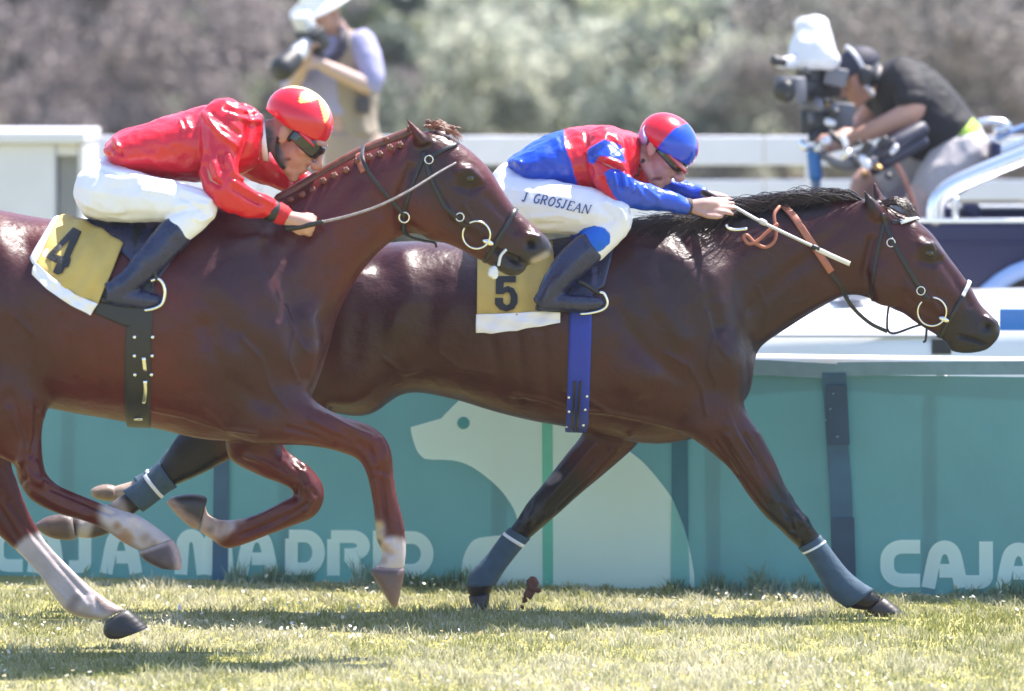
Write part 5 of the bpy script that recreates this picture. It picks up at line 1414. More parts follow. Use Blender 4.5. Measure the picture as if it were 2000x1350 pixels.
jer4, jV4, jF4 = garment('jersey', [loft(T4, Y4, p=2.2), limb(ARM4, Y4), limb(FARM4, Y4)], j4, M_satin, it=6, fold=(.0065, 8.5), color=RED, seed=3, strokes=[
    ([(405, 300), (398, 325), (408, 352), (428, 362)], 5, -.010), ([(418, 318), (425, 345)], 4, .008), ([(445, 305), (455, 340), (470, 352)], 5, .010), ([(430, 300), (436, 330)], 5, -.008),
    ([(400, 222), (412, 240), (430, 262), (460, 285)], 5, .010), ([(415, 222), (440, 240), (470, 262)], 4, -.007), ([(446, 225), (480, 235), (505, 238)], 5, .008), ([(440, 212), (475, 222), (500, 222)], 4, -.006),
    ([(455, 355), (490, 378), (530, 398)], 4, .008), ([(455, 368), (490, 388), (510, 398)], 4, -.007), ([(225, 275), (232, 290), (226, 300)], 5, .010), ([(232, 305), (242, 312)], 5, .008), ([(222, 292), (236, 300)], 4, -.008),
    ([(350, 235), (358, 255)], 3, .005), ([(362, 232), (370, 250)], 3, .005), ([(380, 230), (390, 300)], 9, -.004), ([(300, 300), (360, 330), (385, 340)], 8, .004), ([(260, 270), (330, 320)], 10, -.004)])
mk('wristband', *limb([(527, 410, -.201, .0385), (536, 414, -.196, .0375)], Y4, sub=2), M_girth_black, jer4)
mk('cuff', *limb([(541, 415, -.193, .037), (554, 421, -.187, .035)], Y4, sub=2), mat('red_knit', (0.5, 0.012, 0.02), .8, bump=.3, bscale=120), jer4)
mk('collar', *loft([(508, 230, 514, 314, .086, 0), (518, 236, 526, 316, .088, 0)], Y4, sub=3), M_white_cloth, jer4)
br_l = [limb(TH4, Y4), limb([(x, y, -k, r) for x, y, k, r in TH4], Y4), loft([(160, 395, 158, 405, .07, 0), (172, 350, 170, 425, .15, 0), (205, 305, 200, 432, .175, 0), (240, 318, 240, 432, .17, 0), (270, 340, 270, 420, .12, 0)], Y4),
        limb(SHIN4[:3], Y4), limb([(x, y, -k, r) for x, y, k, r in SHIN4[:3]], Y4)]
bre4, _, _ = garment('breeches', br_l, j4, M_white_cloth, it=8, fold=(.0042, 8), seed=5, strokes=[([(355, 372), (385, 382), (412, 392)], 4, .005), ([(350, 385), (380, 400), (400, 420)], 4, -.005), ([(375, 425), (395, 432), (415, 420)], 4, .004), ([(205, 345), (235, 352), (270, 350)], 5, .006), ([(200, 330), (225, 340), (250, 342)], 4, -.005), ([(170, 400), (200, 412), (240, 415)], 5, .004), ([(280, 372), (330, 380)], 4, .004),
    ([(340, 405), (375, 395), (405, 400)], 5, .004), ([(330, 420), (360, 412), (400, 408)], 5, -.004), ([(215, 360), (260, 352), (310, 358)], 8, .004), ([(240, 420), (300, 425)], 8, -.003)])
def boots(j, SH, foot, Y, sole):
    for k in (1, -1):
        S = [(x, y, k * q, r + .004) for x, y, q, r in SH[2:]]
        Fo = [(x, y, k * q, r) for x, y, q, r in foot]
        b, V, F = garment('boot', [limb(S, Y), limb(Fo, Y)], j, M_navy_leather, it=5, fold=(.003, 10), seed=k)
        mk('sole', *limb([(x, y, k * q, r) for x, y, q, r in sole], Y), M_black_leather, b)
boots(j4, SHIN4, [(222, 570, -.30, .036), (212, 574, -.30, .034), (245, 580, -.30, .034), (280, 586, -.295, .031), (306, 588, -.29, .022)], Y4, [(200, 585, -.30, .013), (245, 596, -.30, .011), (300, 601, -.295, .011)])
# helmet
def helmet(name, root, c, f, u, mt, dims=(.128, .108, .108), pat=None, seed=0, cut=-.046):
    f = unit(f); u = unit(u - f * np.dot(u, f)); r = np.cross(f, u)
    n, m = 96, 46
    V, F = [], []
    for i in range(m + 1):
        ph = math.pi * .5 * i / m * 1.28
        for j in range(n):
            a = 2 * math.pi * j / n
            x, y, z = math.sin(ph) * math.cos(a), math.sin(ph) * math.sin(a), math.cos(ph)
            low = cut + .030 * x
            zz = max(z * dims[2], low) if ph > 1.2 else z * dims[2]
            k = 1.0
            V.append(c + f * x * dims[0] * k + r * y * dims[1] * k + u * zz)
    for i in range(m):
        for j in range(n):
            F.append((i * n + j, (i + 1) * n + j, (i + 1) * n + (j + 1) % n, i * n + (j + 1) % n))
    V = np.array(V)
    Nn = V - c
    inner = c + (V - c) * .93
    q = len(V)
    F2 = F + [tuple(q + i for i in reversed(ff)) for ff in F]
    L = m * n
    for j in range(n): F2.append((L + j, q + L + j, q + L + (j + 1) % n, L + (j + 1) % n))
    VV = np.vstack([V, inner])
    loc = np.stack([(VV - c) @ f / dims[0], (VV - c) @ r / dims[1], (VV - c) @ u / dims[2]], 1)
    C = pat(VV, loc)
    o = mk(name, VV, F2, mt, root, colors=C)
    return o, f, r, u
hc4 = at(585, 231, Y4 - .01)
def pat4(V, l):
    C = np.tile(np.array(RED), (len(V), 1))
    a = np.arctan2(l[:, 1], l[:, 0] + .03); rad = np.arccos(np.clip(l[:, 2] / (np.linalg.norm(l, axis=1) + 1e-9), -1, 1))
    tip = np.abs(((a / (2 * math.pi / 6)) % 1) - .5) * 2
    star = rad < (.40 + .72 * (1 - tip) ** 1.0)
    C[star] = (0.85, 0.62, 0.16)
    return C
M_helm = mat('helmet_silk', attr=True, rough=.25, var=.03, bump=.05, bscale=20, coat=.4)
def dense_helmet(*a, **k): return helmet(*a, **k)
hel4, f4, r4h, u4 = helmet('helmet', j4, hc4, hf4, hu4, M_helm, (.124, .106, .102), pat4)
def peak(root, c, f, r, u, dims, col, mt, drop=-.035):
    n, m = 17, 5; V = []
    for i in range(m):
        g = i / (m - 1)
        for j in range(n):
            a = R(-62 + 124 * j / (n - 1))
            V.append(c + f * (dims[0] * (.985 + .16 * g * math.cos(a) ** 1.2) * math.cos(a)) + r * dims[1] * (.97 + .10 * g) * math.sin(a) + u * (drop - .018 * g * math.cos(a) - .010 * math.sin(a) ** 2 * 0))
    V = np.array(V); q = len(V); V = np.vstack([V, V - u * .004]); F = []
    for i in range(m - 1):
        for j in range(n - 1):
            a, b, c2, d = i * n + j, i * n + j + 1, (i + 1) * n + j + 1, (i + 1) * n + j
            F.append((a, b, c2, d)); F.append((q + a, q + d, q + c2, q + b))
    rim = [j for j in range(n)] + [i * n + n - 1 for i in range(1, m)] + [(m - 1) * n + j for j in range(n - 2, -1, -1)] + [i * n for i in range(m - 2, 0, -1)]
    for a, b in zip(rim, rim[1:] + rim[:1]): F.append((a, q + a, q + b, b))
    return mk('peak', V, F, mt, root, colors=np.tile(np.array(col), (len(V), 1)))
peak(hel4, hc4, f4, r4h, u4, (.118, .098), RED, M_helm, -.022)
def band_on(bvh, line, Y, w, mt, root, name, t=.003, off=.002):
    return mk(name, *strap(bvh, line, Y, w, t, off, step=4), mt, root)
def world_arr(o):
    return np.array([v.co[:] for v in o.data.vertices]) + np.array(off_of(o)), [tuple(p.vertices) for p in o.data.polygons]
BH4 = bvh_of(*world_arr(hel4))
band_on(BH4, [(570, 172), (557, 190), (553, 215), (555, 232), (562, 252), (572, 264)], Y4, .010, M_girth_black, hel4, 'goggle_strap')
def goggles(root, c, f, r, u, s=1.0, lens_mt=None):
    b = Mb(); n, m = 25, 7
    V = []
    for i in range(m):
        g = -1 + 2 * i / (m - 1)
        for j in range(n):
            a = R(-88 + 176 * j / (n - 1))
            nose = .012 * math.exp(-(a / .25) ** 2) * (1 if g < 0 else 0)
            hgt = (.026 - .010 * abs(math.sin(a)) ** 3) * s
            V.append(c + f * (.094 * s * math.cos(a) * (1 - .05 * g * g) + .012) + r * .078 * s * math.sin(a) + u * (g * hgt + nose * (1 if g < -.3 else 0)))
    V = np.array(V); q = len(V); V = np.vstack([V, V - f * .008]); F = []
    for i in range(m - 1):
        for j in range(n - 1):
            a, b2, c2, d = i * n + j, i * n + j + 1, (i + 1) * n + j + 1, (i + 1) * n + j
            F.append((a, b2, c2, d)); F.append((q + a, q + d, q + c2, q + b2))
    rim = [j for j in range(n)] + [i * n + n - 1 for i in range(1, m)] + [(m - 1) * n + j for j in range(n - 2, -1, -1)] + [i * n for i in range(m - 2, 0, -1)]
    for a, b2 in zip(rim, rim[1:] + rim[:1]): F.append((a, q + a, q + b2, b2))
    return mk('goggles', V, F, lens_mt, root)
M_lens = mat('goggle_lens', (0.012, 0.011, 0.014), .08, spec=.6, coat=.3)
goggles(j4, h4c + hu4 * .004, f4, r4h, u4, 1.10, M_lens)
BJ4 = bvh_of(bV, bF)
mk('chin_strap', *join([strap(BJ4, [(544, 268), (540, 290), (545, 318), (556, 328)], Y4, .012, .004, .002), strap(BJ4, [(562, 268), (566, 276)], Y4, .012, .004, .002)]), M_black_leather, hel4)

# stirrups
def stirrup(root, pts, Y, y, r=.007, leather=None):
    o = mk('stirrup', *tube3([at(a, b, Y + k) for (a, b), k in zip(pts, np.broadcast_to(np.asarray(y, float), (len(pts),)))], np.full(len(pts), r), n=8, sub=4), M_steel, root)
    if leather: mk('stirrup_leather', *tube_px(leather, Y, y if np.ndim(y) == 0 else y[0], .008, n=6), M_black_leather, o)
    return o
for k in (-1, 1):
    stirrup(h4, [(296, 548), (309, 545), (319, 556), (322, 575), (316, 594), (300, 603), (284, 606)], Y4, k * .315, .006, [(306, 548), (300, 520), (296, 500)])
    stirrup(h5, [(1172, 571), (1180, 574), (1186, 588), (1184, 599), (1172, 607), (1150, 612), (1135, 613)], Y5, k * .335, .0058, [(1168, 572), (1150, 560), (1132, 550)])

# whip of the red jockey
def whip(label, line, Y, yy, r0, r1, mt, handle_mt, tip=None, spiral=False):
    P = [at(x, y, Y + k) for (x, y), k in zip(line, yy)]
    w = thing('whip', label, 'whip', P[0], 'whips carried by the jockeys')
    V, F = tube3(P, np.linspace(r0, r1, len(P)), n=8, sub=10)
    mk('shaft', V, F, mt, w)
    return w, P
M_whip = mat('braided_whip', (0.30, 0.26, 0.27), .45, var=.3, vscale=90, bump=.6, bscale=150, bdist=.004)
w4, P = whip('thin dark whip held forward in the red jockey\'s fist, reaching to the bridle', [(604, 440), (628, 434), (680, 422), (740, 402), (800, 372), (855, 338), (890, 318)], Y4, (-.21, -.215, -.24, -.26, -.25, -.20, -.165), .0055, .003, M_whip, M_black_leather)
mk('handle', *tube3([at(560, 446, Y4 - .20), at(585, 443, Y4 - .205), at(630, 434, Y4 - .215)], [.011, .010, .008], n=10), M_black_leather, w4)
M_whip5 = mat('pale_whip', (0.55, 0.53, 0.55), .4, var=.12, vscale=60, bump=.2, bscale=120, bdist=.003)

# ---- jockey in blue and red on the number 5 horse
j5 = thing('person', 'jockey in blue and red silks and helmet, arms pushed forward along the mane', 'person', at(1100, 440, Y5), 'jockeys riding a finish')
T5 = [(994, 314, 995, 326, .10, 0), (1026, 291, 1024, 356, .165, 0), (1062, 269, 1062, 368, .18, 0), (1105, 256, 1103, 374, .185, 0), (1148, 248, 1150, 391, .19, 0),
      (1190, 249, 1190, 388, .185, 0), (1222, 256, 1218, 366, .15, 0), (1246, 272, 1240, 335, .085, 0)]
ARM5 = [(1180, 290, -.10, .08), (1184, 305, -.17, .076), (1190, 335, -.22, .066), (1202, 362, -.24, .058), (1226, 377, -.235, .050), (1262, 386, -.22, .045), (1300, 394, -.20, .038), (1338, 403, -.18, .028)]
FARM5 = [(1215, 295, .10, .08), (1228, 318, .16, .066), (1250, 345, .185, .05), (1280, 362, .18, .042), (1318, 368, .16, .034), (1350, 376, .14, .031), (1372, 383, .13, .028)]
TH5 = [(1000, 395, -.09, .105), (1050, 400, -.14, .096), (1110, 408, -.20, .090), (1160, 415, -.235, .082), (1205, 424, -.26, .062)]
SHIN5 = [(1205, 428, -.26, .060), (1185, 455, -.268, .056), (1150, 486, -.28, .056), (1112, 520, -.30, .052), (1080, 560, -.315, .040), (1068, 585, -.32, .034)]
h5c = at(1294, 294, Y5 - .02); hf5 = np.array([math.cos(R(42)), -.34, -math.sin(R(42))]); hu5 = np.array([math.sin(R(38)), -.03, math.cos(R(38))])
HP5, P5, _ = head_parts(h5c, hf5, hu5, 1.02)
hd5 = hand_parts(at(1346, 404, Y5 - .178), np.array([1.0, .02, .06]), np.array([.1, -.75, .75]), .5, (.10, .06, .08, .14), 1.0, (.25, .1), flip=-1)
lb = [loft(T5, Y5, shrink=.012), limb(ARM5 + [(1352, 405, -.178, .030)], Y5, shrink=.008), limb(FARM5, Y5, shrink=.006), ell(1000, 395, Y5, .09, .09, .15)]
for k in (1, -1):
    lb += [limb([(x, y, k * q, r) for x, y, q, r in TH5], Y5, shrink=.010), limb([(x, y, k * q, r) for x, y, q, r in SHIN5], Y5, shrink=.006)]
lb += [limb([(1228, 305, 0, .062), (1255, 300, 0, .056), (1282, 298, -.01, .058)], Y5)] + HP5 + hd5
lb += hand_parts(at(1372, 383, Y5 + .13), np.array([.95, -.1, -.25]), np.array([.1, .5, .8]), .3, (.9, 1.0, 1.0, 1.05), 1.0, (.8, .8), flip=1)
body, bV5, bF5 = person_body(lb, j5, (0.44, 0.22, 0.18), [([(1277, 350), (1290, 349)], 3.5, 2, (0.16, 0.04, 0.05)), ([(1350, 404), (1440, 405)], 40, 5, (0.46, 0.26, 0.22))])
SEAM = [(1101, 262), (1103, 281), (1108, 300), (1116, 318), (1121, 340), (1129, 362), (1142, 382), (1160, 397)]
REDZ = [(1101, 230), (1103, 281), (1108, 300), (1116, 318), (1121, 340), (1129, 362), (1142, 382), (1160, 400), (1190, 410), (1260, 400), (1290, 230)]
SLB = [(1180, 337), (1192, 330), (1206, 330), (1240, 350), (1300, 350), (1420, 380), (1420, 460), (1290, 430), (1215, 400), (1198, 382), (1186, 358)]
def patj5(V, C):
    P = px_of(V); C[:] = BLUE
    near = V[:, 1] < Y5 - .02
    C[in_poly(P, REDZ)] = RED
    arm = near & (V[:, 1] < Y5 - .10)
    C[in_poly(P, SLB) & (V[:, 1] < Y5 - .13)] = BLUE
    C[in_poly(P, [(1146, 302), (1150, 290), (1180, 272), (1212, 283), (1222, 318), (1196, 308), (1172, 304), (1158, 322), (1147, 316)]) & near] = BLUE
    C[in_poly(P, [(1318, 340), (1420, 340), (1420, 420), (1311, 380)]) & (V[:, 1] > Y5 + .05)] = BLUE
    return C
jer5, jV5, jF5 = garment('jersey', [loft(T5, Y5, p=2.2), limb(ARM5, Y5), limb(FARM5, Y5)], j5, M_satin, voxel=.004, it=7, fold=(.0065, 8.5), color=BLUE, pat=patj5, seed=9, strokes=[
    ([(1160, 310), (1180, 318), (1210, 330)], 5, -.009), ([(1186, 312), (1212, 322), (1220, 334)], 4, .009), ([(1200, 340), (1206, 362)], 4, .007), ([(1216, 340), (1222, 366)], 4, .007), ([(1228, 346), (1236, 372)], 4, .007),
    ([(1240, 362), (1255, 382)], 4, .006), ([(1262, 370), (1285, 388)], 4, .006), ([(1208, 345), (1214, 368)], 4, -.006), ([(1148, 300), (1165, 290), (1185, 275)], 5, .010), ([(1190, 270), (1215, 290)], 5, -.007),
    ([(1005, 315), (1015, 318)], 5, .008), ([(1100, 262), (1103, 281), (1108, 300), (1116, 318), (1121, 340), (1129, 362)], 4, .003), ([(1145, 262), (1147, 282)], 4, -.005), ([(1080, 290), (1120, 350)], 9, -.004)])
mk('cuff', *limb([(1334, 402, -.181, .031), (1347, 404, -.178, .030)], Y5, sub=2), mat('brown_knit', (0.05, 0.035, 0.035), .8), jer5)
mk('collar', *loft([(1240, 266, 1236, 342, .08, 0), (1252, 272, 1246, 340, .074, 0)], Y5, sub=3), mat('red_collar', RED, .5), jer5)
hips5 = [(948, 400, 950, 420, .08, 0), (962, 345, 966, 455, .15, 0), (992, 318, 1000, 458, .175, 0), (1035, 350, 1040, 452, .17, 0), (1070, 366, 1075, 430, .12, 0)]
br_l = [loft(hips5, Y5)]
for k in (1, -1):
    br_l += [limb([(x, y, k * q, r) for x, y, q, r in TH5], Y5), limb([(x, y, k * q, r) for x, y, q, r in SHIN5[:3]], Y5)]
KNEE = [(1125, 459), (1140, 446), (1160, 441), (1180, 445), (1192, 458), (1192, 474), (1180, 486), (1168, 493), (1150, 484)]
M_breech5 = mat('white_breeches', attr=True, rough=.75, bump=.22, bscale=22, bdist=.01)
def patb5(V, C):
    C[in_poly(px_of(V), KNEE + [(1165, 520), (1120, 500)])] = (0.004, 0.12, 0.62)
    return C
bre5, qV5, qF5 = garment('breeches', br_l, j5, M_breech5, voxel=.004, it=8, fold=(.0042, 8), seed=12, color=(.80, .78, .85), pat=patb5, strokes=[
    ([(1040, 425), (1090, 420), (1130, 428)], 5, .003), ([(1050, 440), (1100, 436)], 5, -.003), ([(1185, 395), (1215, 410), (1222, 430)], 5, .004), ([(1170, 400), (1200, 430)], 6, -.003)])
BB5 = bvh_of(qV5, qF5)
# name down the thigh
def serif_name(txt, path, hgt, pen):
    """Slanted serif capitals along a path: {letter: strokes in a unit box}."""
    arc = lambda cx, cy, rx, ry, a0, a1, n=10: [(cx + rx * math.cos(R(a0 + (a1 - a0) * i / n)), cy + ry * math.sin(R(a0 + (a1 - a0) * i / n))) for i in range(n + 1)]
    G = {'J': [([(.60, 1), (.60, .22)] + arc(.38, .22, .22, .22, 0, -170), 1), ([(.36, 1), (.84, 1)], .5)],
         'G': [(arc(.50, .5, .46, .5, 52, 310, 14), 1), ([(.84, .10), (.84, .46)], 1), ([(.58, .46), (1.0, .46)], .5)],
         'R': [([(.16, 0), (.16, 1)], 1), ([(.02, 0), (.34, 0)], .5), ([(.02, 1), (.5, 1)], .5), (arc(.48, .75, .34, .25, 90, -90), 1), ([(.16, .5), (.48, .5)], .6), ([(.48, .5), (.88, 0)], 1), ([(.76, 0), (1.0, 0)], .5)],
         'O': [(arc(.5, .5, .44, .5, 0, 360, 18), 1)],
         'S': [(arc(.5, .745, .34, .255, 30, 268, 10) + arc(.5, .25, .36, .25, 88, -150, 10), 1)],
         'E': [([(.16, 0), (.16, 1)], 1), ([(.02, 1), (.86, 1)], .6), ([(.02, 0), (.9, 0)], .6), ([(.16, .52), (.62, .52)], .6), ([(.86, 1), (.86, .78)], .5), ([(.9, 0), (.9, .22)], .5)],
         'A': [([(.08, 0), (.5, 1)], .6), ([(.5, 1), (.92, 0)], 1), ([(.24, .36), (.78, .36)], .5), ([(-.04, 0), (.22, 0)], .5), ([(.76, 0), (1.06, 0)], .5)],
         'N': [([(.14, 0), (.14, 1)], .6), ([(.14, 1), (.86, 0)], 1), ([(.86, 0), (.86, 1)], .6), ([(.0, 0), (.3, 0)], .5), ([(.7, 1), (1.0, 1)], .5)]}
    out = []
    for ch, (bx, by, w, ang) in zip(txt, path):
        ca, sa = math.cos(R(ang)), math.sin(R(ang))
        for k, (st, q) in enumerate(G[ch]):
            L = []
            for x, y in st:
                X, Yv = x * w + y * hgt * .22, -y * hgt
                L.append((bx + X * ca - Yv * sa, by + X * sa + Yv * ca))
            out.append((stroke_px(resample(L, 1.5), pen * q), k))
    return out
path = [(1018, 393, 10, 6), (1041, 396, 12, 8), (1054, 398, 13, 9), (1069, 401, 12, 10), (1083, 404, 10, 11), (1094, 406, 10, 11), (1106, 409, 12, 11), (1119, 412, 14, 12), (1135, 415, 15, 12)]
M_name = mat('blue_print', (0.03, 0.07, 0.24), .7)
nb = Mb()
for (Pp, Ff), k in serif_name('JGROSJEAN', path, 17, 2.6):
    nb.add(*on_surface(BB5, Pp, Ff, Y5, .0035 + .0006 * k))
mk('name_print', *nb.arr(), M_name, bre5, smooth=False)['kind'] = 'stuff'
boots(j5, SHIN5, [(1064, 584, -.32, .036), (1062, 588, -.32, .034), (1095, 590, -.322, .031), (1130, 592, -.325, .029), (1160, 592, -.325, .024), (1174, 592, -.325, .016)], Y5, [(1050, 601, -.32, .012), (1095, 605, -.325, .010), (1165, 603, -.325, .010)])
hc5 = at(1306, 277, Y5 - .02)
def pat5(V, l):
    C = np.tile(np.array((.55, .55, .75)), (len(V), 1))
    a, b = l[:, 0], l[:, 1]
    q1 = (a > .02) ; q2 = (b > 0)
    C[q1 & ~q2] = BLUE; C[~q1 & ~q2] = RED; C[q1 & q2] = RED; C[~q1 & q2] = BLUE
    return C
hel5, f5, r5h, u5 = helmet('helmet', j5, hc5, hf5, hu5, M_helm, (.118, .103, .096), None or (lambda V, l: np.where(((l[:, 0] > .10) == (l[:, 1] > 0))[:, None], np.array(BLUE), np.array(RED)) ))
peak(hel5, hc5, f5, r5h, u5, (.112, .096), (0.42, 0.03, 0.04), M_helm, -.022)
goggles(j5, h5c + hu5 * .002, f5, r5h, u5, 1.06, M_lens)
BH5 = bvh_of(*world_arr(hel5))
band_on(BH5, [(1266, 268), (1276, 283), (1300, 298), (1325, 312), (1342, 318)], Y5, .012, mat('dark_red_strap', (0.07, 0.02, 0.025), .6), hel5, 'goggle_strap')
BJ5 = bvh_of(bV5, bF5)
mk('chin_strap', *strap(BJ5, [(1258, 312), (1250, 325), (1242, 338), (1250, 350)], Y5, .012, .004, .002), M_black_leather, hel5)
mk('cap_ribbon', *loft([(1262, 240, 1246, 262, .05, 0), (1258, 250, 1252, 282, .07, 0), (1264, 262, 1262, 284, .075, 0)], Y5 - .02, sub=4), mat('lilac_cloth', (.36, .34, .62), .7), hel5)
w5, P = whip('pale whip with white flap end crossing the number 5 horse\'s neck', [(1400, 388), (1437, 406), (1480, 430), (1540, 459), (1600, 487), (1634, 504)], Y5, (-.10, -.16, -.185, -.19, -.17, -.15), .0065, .0055, M_whip5, M_black_leather)
mk('flap', *ribbon(catmull(np.array([at(1594, 486, Y5 - .175), at(1630, 503, Y5 - .155), at(1660, 516, Y5 - .14)]), 4), np.tile([0, -1.0, .2], (9, 1)), .017, .006), mat('cream_leather', (.68, .62, .55), .6), w5)
mk('collar', *tube_px([(1588, 482), (1597, 486)], Y5, -.174, .0105), M_black_leather, w5)
mk('collar', *tube_px([(1486, 432), (1494, 436)], Y5, -.186, .0105), M_whip5, w5)
mk('handle', *tube3([at(1374, 376, Y5 - .04), at(1388, 382, Y5 - .08), at(1408, 392, Y5 - .12)], [.013, .011, .009], n=10), M_black_leather, w5)
# ------------------------------------------------------------------ photographer on the bank
YG = 7.2
ph = thing('person', 'photographer standing in white sunhat, beige vest and lavender shirt, lifting a long lens', 'person', (at(690, 0, YG)[0], YG, BANK), 'camera crew')
TG = [(622, 66, 688, 58, .07, 0), (592, 92, 728, 84, .13, 0), (588, 140, 736, 140, .14, 0), (594, 190, 736, 190, .135, 0), (610, 225, 733, 222, .13, 0), (624, 262, 739, 262, .135, 0), (632, 300, 743, 300, .13, 0)]
LA = [(704, 84, -.08, .062), (718, 115, -.13, .056), (726, 150, -.17, .050), (722, 168, -.19, .047), (700, 160, -.22, .042), (662, 142, -.27, .037), (628, 126, -.31, .030)]
RA = [(606, 96, -.05, .06), (584, 130, -.10, .052), (570, 166, -.16, .047), (567, 182, -.19, .045), (574, 165, -.23, .040), (584, 145, -.28, .034), (592, 128, -.32, .030)]
hc = at(634, 14, YG - .10); hf = np.array([-.80, -.42, -.38]); hu = np.array([-.28, -.18, .94])
HP, _, _ = head_parts(hc, hf, hu, 1.0)
lb = [loft(TG, YG, shrink=.012), limb(LA, YG), limb(RA, YG), limb([(662, 72, -.02, .062), (650, 50, -.05, .058), (640, 30, -.08, .056)], YG)] + HP
lb += hand_parts(at(626, 124, YG - .32), np.array([-.9, -.1, .25]), np.array([.2, -.8, .5]), .3, (.7, .75, .75, .8), 1.05, (.8, .6), flip=1)
lb += hand_parts(at(592, 126, YG - .33), np.array([.2, -.3, .9]), np.array([-.9, -.3, -.1]), .3, (.7, .75, .75, .8), 1.05, (.8, .6), flip=1)
LEG = [[(672, 290, -.02, .095), (668, 380, -.02, .080), (664, 480, -.03, .066), (660, 580, 0, .056), (658, 660, 0, .045)], [(716, 290, .04, .095), (718, 380, .04, .080), (720, 480, .03, .066), (724, 580, .06, .056), (726, 660, .06, .045)]]
for L in LEG: lb.append(limb(L, YG, shrink=.012))
body, V_, F_ = person_body(lb, ph, (.46, .27, .22), [([(560, 185), (640, 130), (730, 170)], 30, 10, (.50, .35, .30))], voxel=.007, it=5)
garment('shirt', [loft(TG[:5], YG), limb(LA[:4], YG, shrink=-.012), limb(RA[:3], YG, shrink=-.010)], ph, mat('lavender_cotton', (.32, .31, .50), .85, var=.06, bump=.3, bscale=20), voxel=.008, it=6, fold=(.005, 7), seed=21)
def vest_pts(k): return [(a + (b - a) * (.30 if i > 0 else .45) + 0, ay, b + 2, by, w + .016, y) for i, (a, ay, b, by, w, y) in enumerate(TG[k:])]
M_vest = mat('beige_canvas', (.29, .24, .19), .9, var=.08, bump=.3, bscale=25)
ve, _, _ = garment('vest', [loft(vest_pts(0)[:6], YG)], ph, M_vest, voxel=.008, it=6, fold=(.005, 6), seed=22)
mk('pocket', *bevel_obj(*box3(at(694, 222, YG - .205) + np.array([0, -.02, 0]), at(722, 190, YG - .205) + np.array([0, .04, 0])), .012), mat('dark_pouch', (.07, .06, .065), .8), ve)
tr_l = [loft([(624, 258, 740, 258, .14, 0), (632, 300, 744, 300, .14, 0), (640, 330, 745, 330, .13, 0)], YG)] + [limb(L, YG, shrink=-.008) for L in LEG]
garment('trousers', tr_l, ph, mat('tan_trousers', (.34, .26, .21), .9, var=.06, bump=.3, bscale=20), voxel=.009, it=8, fold=(.005, 5), seed=23)
for L in LEG:
    x, y, yo, r = L[-1]; c = at(x - 12, 676, YG + yo - .03)
    mk('shoe', *ell3(c, (.13, -.06, 0), (.02, .05, 0), (0, 0, .055)), M_plastic, ph)
f = unit(hf); u = unit(hu - f * np.dot(hu, f)); r = np.cross(f, u)
hatc = hc + u * .045
prof = [(.0, .115), (.05, .113), (.085, .09), (.098, .03), (.104, .0), (.13, -.012), (.165, -.03), (.167, -.036), (.13, -.019), (.10, -.006)]
rings = [np.array([hatc + (f * math.cos(a) * 1.08 + r * math.sin(a)) * max(q_, .002) + u * (z_ + .012 * math.sin(2 * a) * (q_ > .12)) for a in np.linspace(0, 2 * math.pi, 32, endpoint=False)]) for q_, z_ in prof]
mk('sunhat', *rings_to_mesh(rings), mat('white_cotton', (.78, .77, .75), .85, var=.04, bump=.2, bscale=20), ph)
cm = thing('camera', 'stills camera with pale telephoto lens and black hood held by the standing photographer', 'camera', at(595, 100, YG - .35), 'cameras of the crew')
a, b = at(603, 84, YG - .33), at(557, 129, YG - .46); d_ = unit(b - a)
mk('lens', *tube3([a, a + (b - a) * .3, a + (b - a) * .65], [.036, .042, .046], n=18), mat('pale_lens', (.62, .62, .66), .4), cm)
mk('lens_hood', *tube3([a + (b - a) * .62, a + (b - a) * .8, b + d_ * .03], [.050, .056, .062], n=20), M_plastic, cm)
up = np.array([0, 0, 1.0]); sd = unit(np.cross(d_, up)); uu = np.cross(sd, d_)
def obox(c, ax, ay, az):
    V = [c + i * ax + j * ay + k * az for i, j, k in ((-1, -1, -1), (1, -1, -1), (1, 1, -1), (-1, 1, -1), (-1, -1, 1), (1, -1, 1), (1, 1, 1), (-1, 1, 1))]
    return bevel_obj(V, [(0, 3, 2, 1), (4, 5, 6, 7), (0, 1, 5, 4), (1, 2, 6, 5), (2, 3, 7, 6), (3, 0, 4, 7)], .008)
mk('camera_body', *obox(a - d_ * .03, d_ * .038, sd * .072, uu * .055), M_plastic, cm)
mk('flash', *obox(at(594, 45, YG - .32), d_ * .035, sd * .04, uu * .05), mat('pale_flash', (.6, .6, .62), .5), cm)
mk('flash_foot', *tube3([a - d_ * .03 + uu * .04, at(594, 50, YG - .32)], .018, n=10), M_plastic, cm)
for L in ([(662, 48, -.06), (672, 70, -.14), (664, 100, -.17), (640, 120, -.20), (612, 100, -.30)], [(618, 44, -.12), (606, 62, -.22), (603, 76, -.30)]):
    P = catmull(np.array([at(x, y, YG + k) for x, y, k in L]), 6)
    mk('neck_strap', *ribbon(P, np.tile([.2, -1, .1], (len(P), 1)), .045, .004), mat('dark_strap', (.035, .03, .05), .7), cm)

